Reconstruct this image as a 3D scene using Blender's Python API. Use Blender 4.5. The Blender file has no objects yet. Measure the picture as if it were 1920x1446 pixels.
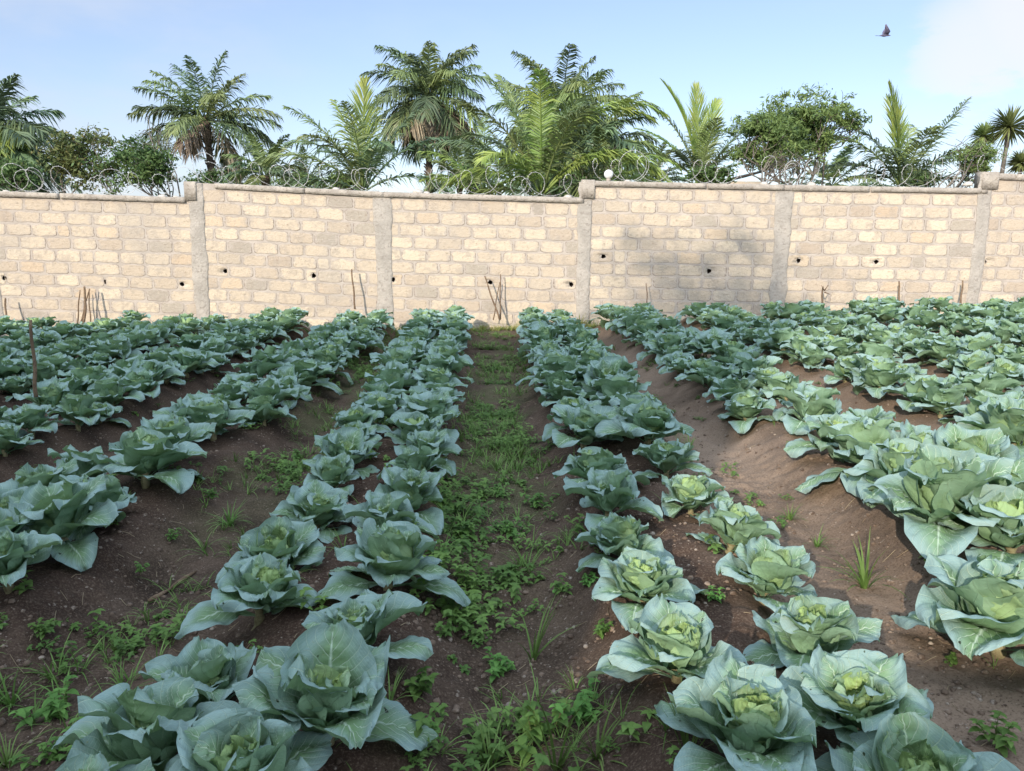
import bpy, math, random
import numpy as np
from mathutils import Vector, Matrix
from mathutils.geometry import delaunay_2d_cdt
R = math.radians
scene = bpy.context.scene
COL = scene.collection
rnd = random.Random(7)
rng = np.random.default_rng(7)

# ------------------------------------------------------------------ camera
CAM_H = 1.36
FPX, CX, CY = 1444.0, 960.0, 723.0
PITCH, ROLL = math.atan(263 / 1444.0), R(0.42)
cam_d = bpy.data.cameras.new("camera")
cam = bpy.data.objects.new("camera", cam_d)
COL.objects.link(cam)
cam_d.sensor_width = 36.0
cam_d.lens = 36.0 * FPX / 1920.0
cam_d.clip_start = 0.05
cam_d.clip_end = 3000.0
CAM_M = Matrix.Translation((0, 0, CAM_H)) @ Matrix.Rotation(math.pi / 2 - PITCH, 4, 'X') @ Matrix.Rotation(ROLL, 4, 'Z')
cam.matrix_world = CAM_M
scene.camera = cam
scene.render.resolution_x, scene.render.resolution_y = 1024, 771

# ------------------------------------------------------------------ light
SUN_EL = R(21.0)
SUN_A = 0.45                       # light travels +x by this much for each metre +y
light_dir = Vector((SUN_A, 1.0, -math.tan(SUN_EL) * math.hypot(SUN_A, 1.0))).normalized()
sun_d = bpy.data.lights.new("sun", 'SUN')
sun_d.energy = 2.9
sun_d.angle = R(0.6)
sun_d.color = (1.0, 0.885, 0.75)
sun = bpy.data.objects.new("sun", sun_d)
COL.objects.link(sun)
sun.rotation_euler = light_dir.to_track_quat('-Z', 'Y').to_euler()
sun.location = (-6, -14, 9)

world = bpy.data.worlds.new("World")
scene.world = world
world.use_nodes = True
SKY_STRENGTH = 0.15
EXPOSURE = 0.80
scene.view_settings.view_transform = 'Standard'
scene.view_settings.look = 'None'
scene.view_settings.gamma = 1.0
scene.view_settings.use_curve_mapping = False
scene.view_settings.exposure = EXPOSURE
scene.render.engine = 'CYCLES'
scene.cycles.use_denoising = True
scene.cycles.max_bounces = 6
scene.cycles.diffuse_bounces = 3
scene.cycles.glossy_bounces = 2
scene.cycles.transmission_bounces = 3
scene.cycles.transparent_max_bounces = 6
scene.cycles.caustics_reflective = False
scene.cycles.caustics_refractive = False


def ray(px, py):
    d = Vector(((px - CX) / FPX, -(py - CY) / FPX, -1.0))
    return (CAM_M.to_3x3() @ d).normalized()


def at_y(px, py, Y):
    d = ray(px, py)
    return Vector((0, 0, CAM_H)) + d * (Y / d.y)


def at_z(px, py, z):
    d = ray(px, py)
    return Vector((0, 0, CAM_H)) + d * ((z - CAM_H) / d.z)


def to_px(p):
    q = CAM_M.inverted() @ Vector(p)
    if q.z > -0.05:
        return (-9999, -9999)
    return (CX + FPX * q.x / -q.z, CY - FPX * q.y / -q.z)


# ------------------------------------------------------------------ nodes
class NT:
    def __init__(s, tree):
        s.t = tree
        tree.nodes.clear()

    def n(s, kind, **kw):
        nd = s.t.nodes.new(kind)
        for k, v in kw.items():
            if k.startswith('i_'):
                key = k[2:].replace('_', ' ')
                nd.inputs[key].default_value = v
            else:
                setattr(nd, k, v)
        return nd

    def link(s, a, b):
        s.t.links.new(a, b)

    def set(s, sock, v):
        if isinstance(v, (int, float)):
            sock.default_value = v
        elif isinstance(v, tuple):
            sock.default_value = v if len(v) == 4 or sock.type == 'VECTOR' else (*v, 1.0)
        else:
            s.link(v, sock)

    def m(s, op, a, b=None, c=None, clamp=False):
        nd = s.n('ShaderNodeMath', operation=op, use_clamp=clamp)
        s.set(nd.inputs[0], a)
        if b is not None:
            s.set(nd.inputs[1], b)
        if c is not None:
            s.set(nd.inputs[2], c)
        return nd.outputs[0]

    def mix(s, f, a, b, blend='MIX'):
        nd = s.n('ShaderNodeMix', data_type='RGBA', blend_type=blend)
        s.set(nd.inputs[0], f)
        s.set(nd.inputs[6], a)
        s.set(nd.inputs[7], b)
        return nd.outputs[2]

    def noise(s, scale, detail=4.0, rough=0.55, vec=None, dim=None):
        nd = s.n('ShaderNodeTexNoise')
        nd.inputs['Scale'].default_value = scale
        nd.inputs['Detail'].default_value = detail
        nd.inputs['Roughness'].default_value = rough
        if vec is not None:
            s.link(vec, nd.inputs['Vector'])
        return nd.outputs['Fac']

    def ramp(s, f, lo, hi):
        nd = s.n('ShaderNodeMapRange', interpolation_type='SMOOTHSTEP')
        s.set(nd.inputs[0], f)
        nd.inputs[1].default_value = lo
        nd.inputs[2].default_value = hi
        return nd.outputs[0]

    def attr(s, name, out='Fac'):
        nd = s.n('ShaderNodeAttribute', attribute_name=name)
        return nd.outputs[out]


def new_mat(name):
    m = bpy.data.materials.new(name)
    m.use_nodes = True
    return m, NT(m.node_tree)


def finish(t, color, rough=0.8, bump=None, bstr=0.3, bdist=0.01, spec=0.3, transl=0.0, transl_col=None, sheen=0.0):
    p = t.n('ShaderNodeBsdfPrincipled')
    t.set(p.inputs['Base Color'], color)
    t.set(p.inputs['Roughness'], rough)
    p.inputs['Specular IOR Level'].default_value = spec
    if bump is not None:
        b = t.n('ShaderNodeBump')
        b.inputs['Strength'].default_value = bstr
        b.inputs['Distance'].default_value = bdist
        t.link(bump, b.inputs['Height'])
        t.link(b.outputs[0], p.inputs['Normal'])
    out = t.n('ShaderNodeOutputMaterial')
    if transl > 0:
        tr = t.n('ShaderNodeBsdfTranslucent')
        t.set(tr.inputs[0], transl_col if transl_col is not None else color)
        mx = t.n('ShaderNodeMixShader')
        mx.inputs[0].default_value = transl
        t.link(p.outputs[0], mx.inputs[1])
        t.link(tr.outputs[0], mx.inputs[2])
        t.link(mx.outputs[0], out.inputs[0])
    else:
        t.link(p.outputs[0], out.inputs[0])


def objpos(t):
    return t.n('ShaderNodeTexCoord').outputs['Object']


def rand_obj(t):
    return t.n('ShaderNodeObjectInfo').outputs['Random']


# ------------------------------------------------------------------ world
wt = NT(world.node_tree)
sky = wt.n('ShaderNodeTexSky', sky_type='NISHITA', sun_disc=False)
sky.sun_elevation = SUN_EL
sky.sun_rotation = math.atan2(-light_dir.x, -light_dir.y)
sky.altitude = 300
sky.air_density = 1.0
sky.dust_density = 1.2
sky.ozone_density = 2.5
gen = wt.n('ShaderNodeTexCoord').outputs['Generated']


def blob(px, py, lo, hi):
    d = ray(px, py)
    dp = wt.n('ShaderNodeVectorMath', operation='DOT_PRODUCT')
    wt.link(gen, dp.inputs[0])
    dp.inputs[1].default_value = tuple(d)
    return wt.ramp(dp.outputs['Value'], math.cos(R(hi)), math.cos(R(lo)))


mp = wt.n('ShaderNodeMapping')
mp.inputs['Scale'].default_value = (1.0, 1.0, 2.6)
wt.link(gen, mp.inputs[0])
cn = wt.noise(3.2, 6.0, 0.55, mp.outputs[0])
cn2 = wt.noise(9.0, 7.0, 0.6, mp.outputs[0])
big = wt.m('MAXIMUM', blob(1970, 10, 1.0, 6.8), wt.m('MAXIMUM', wt.m('MULTIPLY', blob(1840, 95, 0.5, 5.2), 0.9), wt.m('MULTIPLY', blob(1960, 150, 0.2, 3.5), 0.4)))
big = wt.m('MULTIPLY', big, wt.ramp(wt.m('MULTIPLY_ADD', big, 0.5, wt.m('MULTIPLY', cn2, 1.6)), 0.86, 1.14))
cn = wt.m('ADD', cn, 0.0)
low = wt.m('ADD', blob(150, 210, 2.0, 17.0), wt.m('MULTIPLY', blob(1750, 290, 1.0, 7.0), 0.6), clamp=True)
low = wt.m('MULTIPLY', low, wt.ramp(cn, 0.35, 0.62))
pale = wt.ramp(cn, 0.45, 0.8)
skyc = wt.mix(1.0, sky.outputs[0], (0.89, 0.785, 0.80), 'MULTIPLY')
c0 = wt.mix(wt.m('MULTIPLY_ADD', pale, 0.20, 0.18), skyc, (2.7, 3.25, 3.75))
c1 = wt.mix(wt.m('MULTIPLY', low, 0.5), c0, (2.8, 3.05, 3.6))
c2 = wt.mix(wt.m('MULTIPLY', big, 0.85), c1, (3.6, 3.65, 3.85))
# bright fill added to the unseen sky behind the viewer, lifts the ambient light
dpb = wt.n('ShaderNodeVectorMath', operation='DOT_PRODUCT')
wt.link(gen, dpb.inputs[0])
dpb.inputs[1].default_value = (-0.2, -0.75, 0.63)
back_fill = wt.m('MULTIPLY', wt.ramp(dpb.outputs['Value'], 0.05, 0.75), wt.ramp(cn, 0.25, 0.55))
c2 = wt.mix(back_fill, c2, (7.3, 8.4, 9.9))
bg = wt.n('ShaderNodeBackground')
bg.inputs[1].default_value = SKY_STRENGTH
wt.link(c2, bg.inputs[0])
wo = wt.n('ShaderNodeOutputWorld')
wt.link(bg.outputs[0], wo.inputs[0])


# ------------------------------------------------------------------ mesh helpers
def tag(o, label=None, cat=None, group=None, kind=None):
    if label:
        o['label'] = label
    if cat:
        o['category'] = cat
    if group:
        o['group'] = group
    if kind:
        o['kind'] = kind
    return o


def empty(name, loc=(0, 0, 0), rz=0.0):
    o = bpy.data.objects.new(name, None)
    o.empty_display_size = 0.1
    COL.objects.link(o)
    o.location = loc
    o.rotation_euler = (0, 0, rz)
    return o


class MB:
    """collects numpy pieces: verts, quads/tris, per-vertex float attributes"""
    def __init__(s):
        s.v, s.f4, s.f3, s.a, s.n = [], [], [], [], 0

    def add(s, v, f4=None, f3=None, **attrs):
        v = np.asarray(v, dtype=np.float64).reshape(-1, 3)
        if f4 is not None and len(f4):
            s.f4.append(np.asarray(f4, dtype=np.int64).reshape(-1, 4) + s.n)
        if f3 is not None and len(f3):
            s.f3.append(np.asarray(f3, dtype=np.int64).reshape(-1, 3) + s.n)
        s.v.append(v)
        s.a.append((len(v), attrs))
        s.n += len(v)
        return s

    def arrays(s):
        v = np.concatenate(s.v)
        f4 = np.concatenate(s.f4) if s.f4 else np.zeros((0, 4), int)
        f3 = np.concatenate(s.f3) if s.f3 else np.zeros((0, 3), int)
        keys = sorted({k for _, a in s.a for k in a})
        at = {}
        for k in keys:
            at[k] = np.concatenate([np.broadcast_to(np.asarray(a.get(k, 0.0), dtype=float), (n,)) for n, a in s.a])
        return v, f4, f3, at

    def mesh(s, name, mat, smooth=True):
        v, f4, f3, at = s.arrays()
        me = bpy.data.meshes.new(name)
        me.vertices.add(len(v))
        me.vertices.foreach_set('co', v.astype(np.float32).ravel())
        nl = len(f4) * 4 + len(f3) * 3
        me.loops.add(nl)
        me.loops.foreach_set('vertex_index', np.concatenate([f4.ravel(), f3.ravel()]).astype(np.int32))
        npoly = len(f4) + len(f3)
        me.polygons.add(npoly)
        starts = np.concatenate([np.arange(len(f4)) * 4, len(f4) * 4 + np.arange(len(f3)) * 3])
        me.polygons.foreach_set('loop_start', starts.astype(np.int32))
        if smooth:
            me.polygons.foreach_set('use_smooth', np.ones(npoly, dtype=bool))
        me.update(calc_edges=True)
        for k, arr in at.items():
            a = me.attributes.new(k, 'FLOAT', 'POINT')
            a.data.foreach_set('value', arr.astype(np.float32))
        if mat is not None:
            me.materials.append(mat)
        return me

    def build(s, name, mat, parent=None, smooth=True, loc=None):
        me = s.mesh(name, mat, smooth)
        return link(name, me, parent, loc)


def link(name, me, parent=None, loc=None):
    o = bpy.data.objects.new(name, me)
    COL.objects.link(o)
    if parent is not None:
        o.parent = parent
    if loc is not None:
        o.location = loc
    return o


def grid_faces(nu, nv, wrap=False):
    """rows nu, cols nv"""
    i, j = np.meshgrid(np.arange(nu - 1), np.arange(nv if wrap else nv - 1), indexing='ij')
    j2 = (j + 1) % nv
    return np.stack([i * nv + j, i * nv + j2, (i + 1) * nv + j2, (i + 1) * nv + j], -1).reshape(-1, 4)


def tube(mb, pts, radii, sides=6, cap=True, **attrs):
    P = np.asarray(pts, float)
    n = len(P)
    rad = np.broadcast_to(np.asarray(radii, float), (n,))
    T = np.gradient(P, axis=0)
    T /= np.linalg.norm(T, axis=1)[:, None] + 1e-12
    ref = np.array([0, 0, 1.0]) if abs(T[0][2]) < 0.9 else np.array([1.0, 0, 0])
    u = np.cross(T[0], ref)
    u /= np.linalg.norm(u)
    V = []
    for k in range(n):
        u = u - T[k] * np.dot(u, T[k])
        u /= np.linalg.norm(u) + 1e-12
        w = np.cross(T[k], u)
        a = np.arange(sides) * 2 * math.pi / sides
        V.append(P[k] + rad[k] * (np.cos(a)[:, None] * u + np.sin(a)[:, None] * w))
    V = np.concatenate(V)
    f4 = grid_faces(n, sides, wrap=True)
    f3 = []
    if cap:
        V = np.vstack([V, P[0], P[-1]])
        a0, a1 = n * sides, n * sides + 1
        for k in range(sides):
            f3.append((a0, (k + 1) % sides, k))
            f3.append((a1, (n - 1) * sides + k, (n - 1) * sides + (k + 1) % sides))
    mb.add(V, f4, f3, **attrs)


LAT = np.random.default_rng(3).random((256, 256))


def vnoise(x, y, s):
    x = np.asarray(x) * s + 57.3
    y = np.asarray(y) * s + 91.7
    xi, yi = np.floor(x).astype(int), np.floor(y).astype(int)
    fx, fy = x - xi, y - yi
    fx, fy = fx * fx * (3 - 2 * fx), fy * fy * (3 - 2 * fy)
    g = lambda a, b: LAT[a % 256, b % 256]
    return (g(xi, yi) * (1 - fx) * (1 - fy) + g(xi + 1, yi) * fx * (1 - fy) + g(xi, yi + 1) * (1 - fx) * fy + g(xi + 1, yi + 1) * fx * fy) * 2 - 1


def box(mb, x0, x1, y0, y1, z0, z1, **at):
    v = [(x, y, z) for z in (z0, z1) for y in (y0, y1) for x in (x0, x1)]
    mb.add(v, [(0, 2, 3, 1), (4, 5, 7, 6), (0, 1, 5, 4), (1, 3, 7, 5), (3, 2, 6, 7), (2, 0, 4, 6)], **at)


# ------------------------------------------------------------------ materials
def mat_cabbage(name, heart):
    m, t = new_mat(name)
    lu, lv, tone = t.attr('lu'), t.attr('lv'), t.attr('tone')
    pos = objpos(t)
    n1 = t.noise(9.0, 3.0, 0.5, pos)
    n2 = t.noise(48.0, 4.0, 0.65, pos)
    av = t.m('ABSOLUTE', lv)
    # pinnate veins
    side = t.m('MULTIPLY', t.m('SIGN', lv), 0.23)
    wob = t.m('MULTIPLY', t.m('SUBTRACT', n1, 0.5), 0.9)
    ph = t.m('ADD', t.m('ADD', t.m('MULTIPLY', t.m('SUBTRACT', lu, t.m('MULTIPLY', t.m('POWER', av, 0.85), 0.42)), 8.5), side), wob)
    tri = t.m('ABSOLUTE', t.m('SUBTRACT', t.m('FRACT', ph), 0.5))     # 0 at the vein
    wv = t.m('MULTIPLY_ADD', av, -0.05, 0.085)
    vein = t.m('SUBTRACT', 1.0, t.m('DIVIDE', tri, wv), clamp=True)
    vein = t.m('MULTIPLY', vein, t.ramp(lu, 0.02, 0.25))
    # secondary branching veins
    ph2 = t.m('ADD', t.m('MULTIPLY', t.m('ADD', lu, t.m('MULTIPLY', av, 0.75)), 13.0), t.m('MULTIPLY', wob, 2.2))
    tri2 = t.m('ABSOLUTE', t.m('SUBTRACT', t.m('FRACT', ph2), 0.5))
    vein2 = t.m('MULTIPLY', t.m('SUBTRACT', 1.0, t.m('DIVIDE', tri2, 0.10), clamp=True), t.ramp(av, 0.15, 0.5))
    rib = t.m('SUBTRACT', 1.0, t.m('DIVIDE', av, t.m('MULTIPLY_ADD', lu, -0.075, 0.095)), clamp=True)
    vv = t.m('MAXIMUM', t.m('MAXIMUM', t.m('MULTIPLY', vein, 0.78), t.m('MULTIPLY', vein2, 0.34)), t.m('MULTIPLY', rib, 1.0), clamp=True)
    # blade colour: waxy blue towards the margin, green near the midrib
    edge = t.m('ADD', t.m('MULTIPLY', av, 0.7), t.m('MULTIPLY', lu, 0.65))
    edge = t.ramp(t.m('MULTIPLY_ADD', n1, 0.6, edge), 0.75, 1.40)
    edge = t.m('MULTIPLY', edge, t.ramp(tone, 0.0, 0.75))
    green = t.mix(t.ramp(tone, 0.05, 0.7), (0.36, 0.50, 0.15), (0.19, 0.315, 0.155))
    green = t.mix(t.m('MULTIPLY', rand_obj(t), 0.6), green, (0.14, 0.24, 0.11))
    blue = t.mix(n2, (0.205, 0.33, 0.315), (0.36, 0.49, 0.465))
    c = t.mix(edge, green, blue)
    c = t.mix(t.m('MULTIPLY', t.ramp(n2, 0.35, 0.75), 0.25), c, (0.11, 0.20, 0.14))
    # spots of age on outer leaves
    n3 = t.noise(60.0, 2.0, 0.5, pos)
    c = t.mix(t.m('MULTIPLY', t.ramp(n3, 0.69, 0.76), t.m('MULTIPLY', tone, 0.5)), c, (0.30, 0.30, 0.14))
    c = t.mix(t.m('MULTIPLY', t.attr('yel'), t.m('MULTIPLY', t.ramp(t.m('MULTIPLY_ADD', n1, 0.7, t.m('ADD', av, lu)), 1.0, 1.7), 0.85)), c, (0.46, 0.42, 0.14))
    n4 = t.noise(33.0, 1.0, 0.5, pos)
    c = t.mix(t.m('MULTIPLY', t.ramp(n4, 0.755, 0.77), t.ramp(tone, 0.5, 0.8)), c, (0.02, 0.03, 0.015))
    vc = t.mix(t.ramp(tone, 0.1, 0.8), (0.62, 0.74, 0.38), (0.54, 0.68, 0.54))
    c = t.mix(t.m('MULTIPLY', vv, 0.9), c, vc)
    geo = t.n('ShaderNodeNewGeometry')
    under = t.mix(0.75, c, t.mix(t.ramp(tone, 0.1, 0.8), (0.36, 0.50, 0.18), (0.205, 0.335, 0.185)))
    c = t.mix(geo.outputs['Backfacing'], c, under)
    bump = t.m('ADD', t.m('MULTIPLY', vv, -0.45), t.m('MULTIPLY', n2, 1.0))
    finish(t, c, 0.55, bump, 0.7, 0.006, 0.36, 0.20, t.mix(0.4, c, (0.30, 0.48, 0.08)))
    return m


M = {}
M['cabbage'] = mat_cabbage('cabbage_leaf', 0)


def simple(name, c1, c2, scale, rough=0.85, bscale=None, bstr=0.4, bdist=0.01, lo=0.35, hi=0.68, spec=0.25, transl=0.0, c3=None, var=0.0, spec2=None):
    m, t = new_mat(name)
    pos = objpos(t)
    n = t.noise(scale, 5.0, 0.6, pos)
    c = t.mix(t.ramp(n, lo, hi), c1, c2)
    if c3 is not None:
        n3 = t.noise(scale * 4.3, 4.0, 0.65, pos)
        c = t.mix(t.ramp(n3, 0.52, 0.68), c, c3)
    if var:
        hs = t.n('ShaderNodeHueSaturation')
        t.link(t.m('MULTIPLY_ADD', rand_obj(t), var, 1.0 - var / 2), hs.inputs['Value'])
        t.link(t.m('MULTIPLY_ADD', rand_obj(t), 0.03, 0.485), hs.inputs['Hue'])
        t.link(c, hs.inputs['Color'])
        c = hs.outputs[0]
    b = t.noise(bscale, 6.0, 0.65, pos) if bscale else None
    finish(t, c, rough, b, bstr, bdist, spec, transl)
    return m


M['stalk'] = simple('cabbage_stalk', (0.20, 0.17, 0.09), (0.30, 0.28, 0.15), 60, bscale=140, bstr=0.8, bdist=0.004, c3=(0.16, 0.11, 0.06))
M['weed'] = simple('weed_leaf', (0.095, 0.20, 0.045), (0.17, 0.32, 0.075), 14, 0.6, bscale=90, bdist=0.003, transl=0.3, var=0.5)
M['weedmass'] = simple('weed_cover_leaf', (0.085, 0.165, 0.04), (0.18, 0.30, 0.075), 2.4, 0.65, bscale=90, bdist=0.003, transl=0.28, c3=(0.11, 0.16, 0.055))
M['weed_bright'] = simple('bright_weed_leaf', (0.15, 0.30, 0.045), (0.23, 0.42, 0.07), 14, 0.55, bscale=90, bdist=0.003, transl=0.3)
M['weed_stem'] = simple('weed_stem', (0.12, 0.17, 0.05), (0.18, 0.16, 0.08), 20)
M['grass'] = simple('grass_blade', (0.10, 0.19, 0.04), (0.20, 0.31, 0.09), 6, 0.6, transl=0.25, var=0.4)
M['dry_grass'] = simple('yellow_grass_blade', (0.22, 0.26, 0.06), (0.36, 0.33, 0.12), 3, 0.7, transl=0.25)
M['wood'] = simple('weathered_wood', (0.14, 0.095, 0.06), (0.24, 0.17, 0.11), 18, 0.9, bscale=70, bstr=0.8, c3=(0.08, 0.05, 0.035))
M['bark'] = simple('tree_bark', (0.11, 0.095, 0.08), (0.21, 0.185, 0.155), 3.0, 0.95, bscale=14, bstr=0.9, bdist=0.05)
M['palm_bark'] = simple('palm_bark', (0.085, 0.065, 0.05), (0.19, 0.145, 0.105), 2.2, 0.95, bscale=7, bstr=1.0, bdist=0.15)
M['palm_green'] = simple('palm_frond_green', (0.14, 0.19, 0.07), (0.26, 0.31, 0.11), 0.8, 0.42, transl=0.2, spec=0.5, var=0.5)
M['palm_dark'] = simple('palm_frond_dark', (0.085, 0.135, 0.07), (0.165, 0.225, 0.10), 0.8, 0.4, transl=0.16, spec=0.5, var=0.5)
M['palm_lime'] = simple('palm_frond_lime', (0.19, 0.29, 0.07), (0.36, 0.42, 0.11), 0.9, 0.45, transl=0.3, spec=0.4, var=0.3)
M['palm_dead'] = simple('palm_frond_dead', (0.20, 0.155, 0.11), (0.36, 0.29, 0.21), 0.9, 0.9, transl=0.1, var=0.4)
M['rachis'] = simple('palm_rachis', (0.20, 0.24, 0.10), (0.32, 0.32, 0.16), 2, 0.6)
M['leaf_dark'] = simple('tree_leaf_dark', (0.06, 0.115, 0.04), (0.12, 0.19, 0.06), 0.55, 0.55, transl=0.2, c3=(0.13, 0.17, 0.05))
M['leaf_mid'] = simple('tree_leaf_mid', (0.115, 0.18, 0.06), (0.21, 0.285, 0.09), 0.6, 0.5, transl=0.25, c3=(0.06, 0.11, 0.04))
M['leaf_brown'] = simple('tree_leaf_yellowing', (0.14, 0.15, 0.05), (0.08, 0.125, 0.045), 0.9, 0.6, transl=0.2, c3=(0.19, 0.16, 0.06))
M['metal'] = simple('galvanised_wire', (0.42, 0.42, 0.42), (0.64, 0.64, 0.62), 30, 0.45, spec=0.6)
M['white'] = simple('white_glass', (0.80, 0.80, 0.78), (0.74, 0.74, 0.72), 9, 0.35, spec=0.5)
M['lump'] = simple('pale_cement_lump', (0.42, 0.39, 0.34), (0.52, 0.48, 0.43), 9, 0.95, bscale=40, bstr=0.6)
M['hole'] = simple('hole_shade', (0.018, 0.013, 0.01), (0.03, 0.02, 0.014), 30, 1.0, bscale=60, bstr=0.8)  # near-black lining, the shade inside the holes put into the colour
M['feather'] = simple('bird_feather', (0.09, 0.085, 0.13), (0.15, 0.13, 0.19), 12, 0.8)
M['stone'] = simple('soil_clod', (0.085, 0.058, 0.042), (0.21, 0.155, 0.115), 6.0, 0.95, bscale=80, c3=(0.33, 0.28, 0.23))
M['straw'] = simple('dry_straw', (0.27, 0.20, 0.13), (0.38, 0.31, 0.2), 12, 0.9)
M['plaster_house'] = simple('house_plaster', (0.50, 0.44, 0.36), (0.58, 0.52, 0.44), 1.2, 0.9, bscale=30)
M['roof_sheet'] = simple('dark_roof_sheet', (0.07, 0.07, 0.075), (0.12, 0.11, 0.11), 2.0, 0.6, bscale=20)
M['glass'] = simple('window_glass', (0.03, 0.04, 0.05), (0.05, 0.06, 0.07), 1, 0.1, spec=0.6)

# blocks: colour attribute per block + stains
m, t = new_mat('earth_blocks')
pos = objpos(t)
bt, bh = t.attr('btone'), t.attr('bhue')
c = t.mix(bt, (0.42, 0.345, 0.27), (0.60, 0.51, 0.385))
c = t.mix(t.m('MULTIPLY', t.ramp(bh, 0.90, 0.95), 0.75), c, (0.33, 0.295, 0.25))
c = t.mix(t.m('MULTIPLY', t.ramp(bh, 0.0, 0.30), 0.0), c, (0.55, 0.42, 0.32))
c = t.mix(t.m('MULTIPLY', t.ramp(t.m('MULTIPLY', bh, -1.0), -0.05, -0.02), 0.35), c, (0.58, 0.43, 0.28))
nA = t.noise(5.0, 6.0, 0.65, pos)
nB = t.noise(19.0, 6.0, 0.75, pos)
nC = t.noise(0.9, 4.0, 0.6, pos)
c = t.mix(t.m('MULTIPLY', t.ramp(nA, 0.50, 0.62), 0.55), c, (0.37, 0.315, 0.26))
c = t.mix(t.m('MULTIPLY', t.ramp(nB, 0.55, 0.68), 0.65), c, (0.25, 0.195, 0.14))
c = t.mix(t.m('MULTIPLY', t.ramp(nB, 0.44, 0.30), 0.6), c, (0.60, 0.52, 0.41))
c = t.mix(t.m('MULTIPLY', t.ramp(nC, 0.50, 0.70), 0.45), c, (0.36, 0.325, 0.285))
nE = t.noise(8.0, 5.0, 0.7, pos)
smear = t.ramp(t.m('ADD', t.m('MULTIPLY', t.m('POWER', t.attr('rim'), 2.0), 0.42), nE), 0.76, 0.88)
c = t.mix(t.m('MULTIPLY', smear, 0.8), c, (0.43, 0.375, 0.32))
c = t.mix(t.m('MULTIPLY', t.attr('edge'), t.ramp(nA, 0.30, 0.50)), c, (0.16, 0.125, 0.10))  # dark line round blocks: joint dirt with its thin shadow put into the colour
finish(t, c, 0.95, t.m('ADD', nB, t.m('MULTIPLY', nA, 0.6)), 1.0, 0.02, 0.15)
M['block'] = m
m, t = new_mat('mortar')
pos = objpos(t)
nA = t.noise(3.0, 6.0, 0.65, pos)
nB = t.noise(40.0, 6.0, 0.7, pos)
nC = t.noise(0.9, 4.0, 0.6, pos)
c = t.mix(t.ramp(nA, 0.35, 0.65), (0.36, 0.315, 0.27), (0.46, 0.405, 0.35))
c = t.mix(t.m('MULTIPLY', t.ramp(nB, 0.58, 0.72), 0.4), c, (0.30, 0.25, 0.20))
c = t.mix(t.m('MULTIPLY', t.ramp(nC, 0.52, 0.72), 0.3), c, (0.36, 0.335, 0.295))
finish(t, c, 0.95, nB, 0.8, 0.012, 0.15)
M['mortar'] = m
M['concrete'] = simple('pillar_concrete', (0.34, 0.31, 0.27), (0.43, 0.39, 0.34), 4.0, 0.95, bscale=30, bstr=1.0, bdist=0.02, c3=(0.29, 0.26, 0.225))
M['coping'] = simple('coping_cement', (0.31, 0.275, 0.235), (0.43, 0.385, 0.325), 5.0, 0.95, bscale=30, bstr=1.0, bdist=0.02, c3=(0.24, 0.205, 0.165))

# soil
m, t = new_mat('garden_soil')
pos = objpos(t)
nA = t.noise(0.55, 5.0, 0.6, pos)
nB = t.noise(4.5, 6.0, 0.65, pos)
nC = t.noise(38.0, 6.0, 0.75, pos)
vor = t.n('ShaderNodeTexVoronoi')
vor.inputs['Scale'].default_value = 75.0
t.link(pos, vor.inputs['Vector'])
c = t.mix(t.ramp(nB, 0.35, 0.66), (0.042, 0.029, 0.021), (0.100, 0.071, 0.052))
c = t.mix(t.m('MULTIPLY', t.ramp(nA, 0.42, 0.65), 0.5), c, (0.140, 0.100, 0.071))
bedh = t.attr('bed')
c = t.mix(t.m('MULTIPLY', bedh, 0.5), c, (0.055, 0.031, 0.022))
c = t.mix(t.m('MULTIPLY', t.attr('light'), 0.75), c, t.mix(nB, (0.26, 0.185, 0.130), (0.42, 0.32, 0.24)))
c = t.mix(t.m('MULTIPLY', t.ramp(nC, 0.42, 0.30), 0.5), c, (0.05, 0.03, 0.022))
nG = t.noise(55.0, 2.0, 0.5, pos)
c = t.mix(t.m('MULTIPLY', t.ramp(nG, 0.68, 0.72), 0.6), c, (0.38, 0.32, 0.26))
c = t.mix(t.attr('moss'), c, t.mix(nC, (0.06, 0.085, 0.03), (0.13, 0.14, 0.06)))
b = t.m('ADD', t.m('MULTIPLY', nC, 1.0), t.m('ADD', t.m('MULTIPLY', nB, 1.4), t.m('MULTIPLY', vor.outputs['Distance'], 0.4)))
nD = t.noise(120.0, 5.0, 0.7, pos)
c = t.mix(t.m('MULTIPLY', t.ramp(nD, 0.50, 0.66), 0.6), c, t.mix(0.55, c, (0.30, 0.23, 0.175)))
c = t.mix(t.m('MULTIPLY', t.ramp(nD, 0.48, 0.34), 0.6), c, (0.035, 0.022, 0.016))
finish(t, c, 0.97, t.m('ADD', t.m('MULTIPLY', nC, 0.9), t.m('MULTIPLY', nD, 0.8)), 0.7, 0.008, 0.12)
M['soil'] = m

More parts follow.
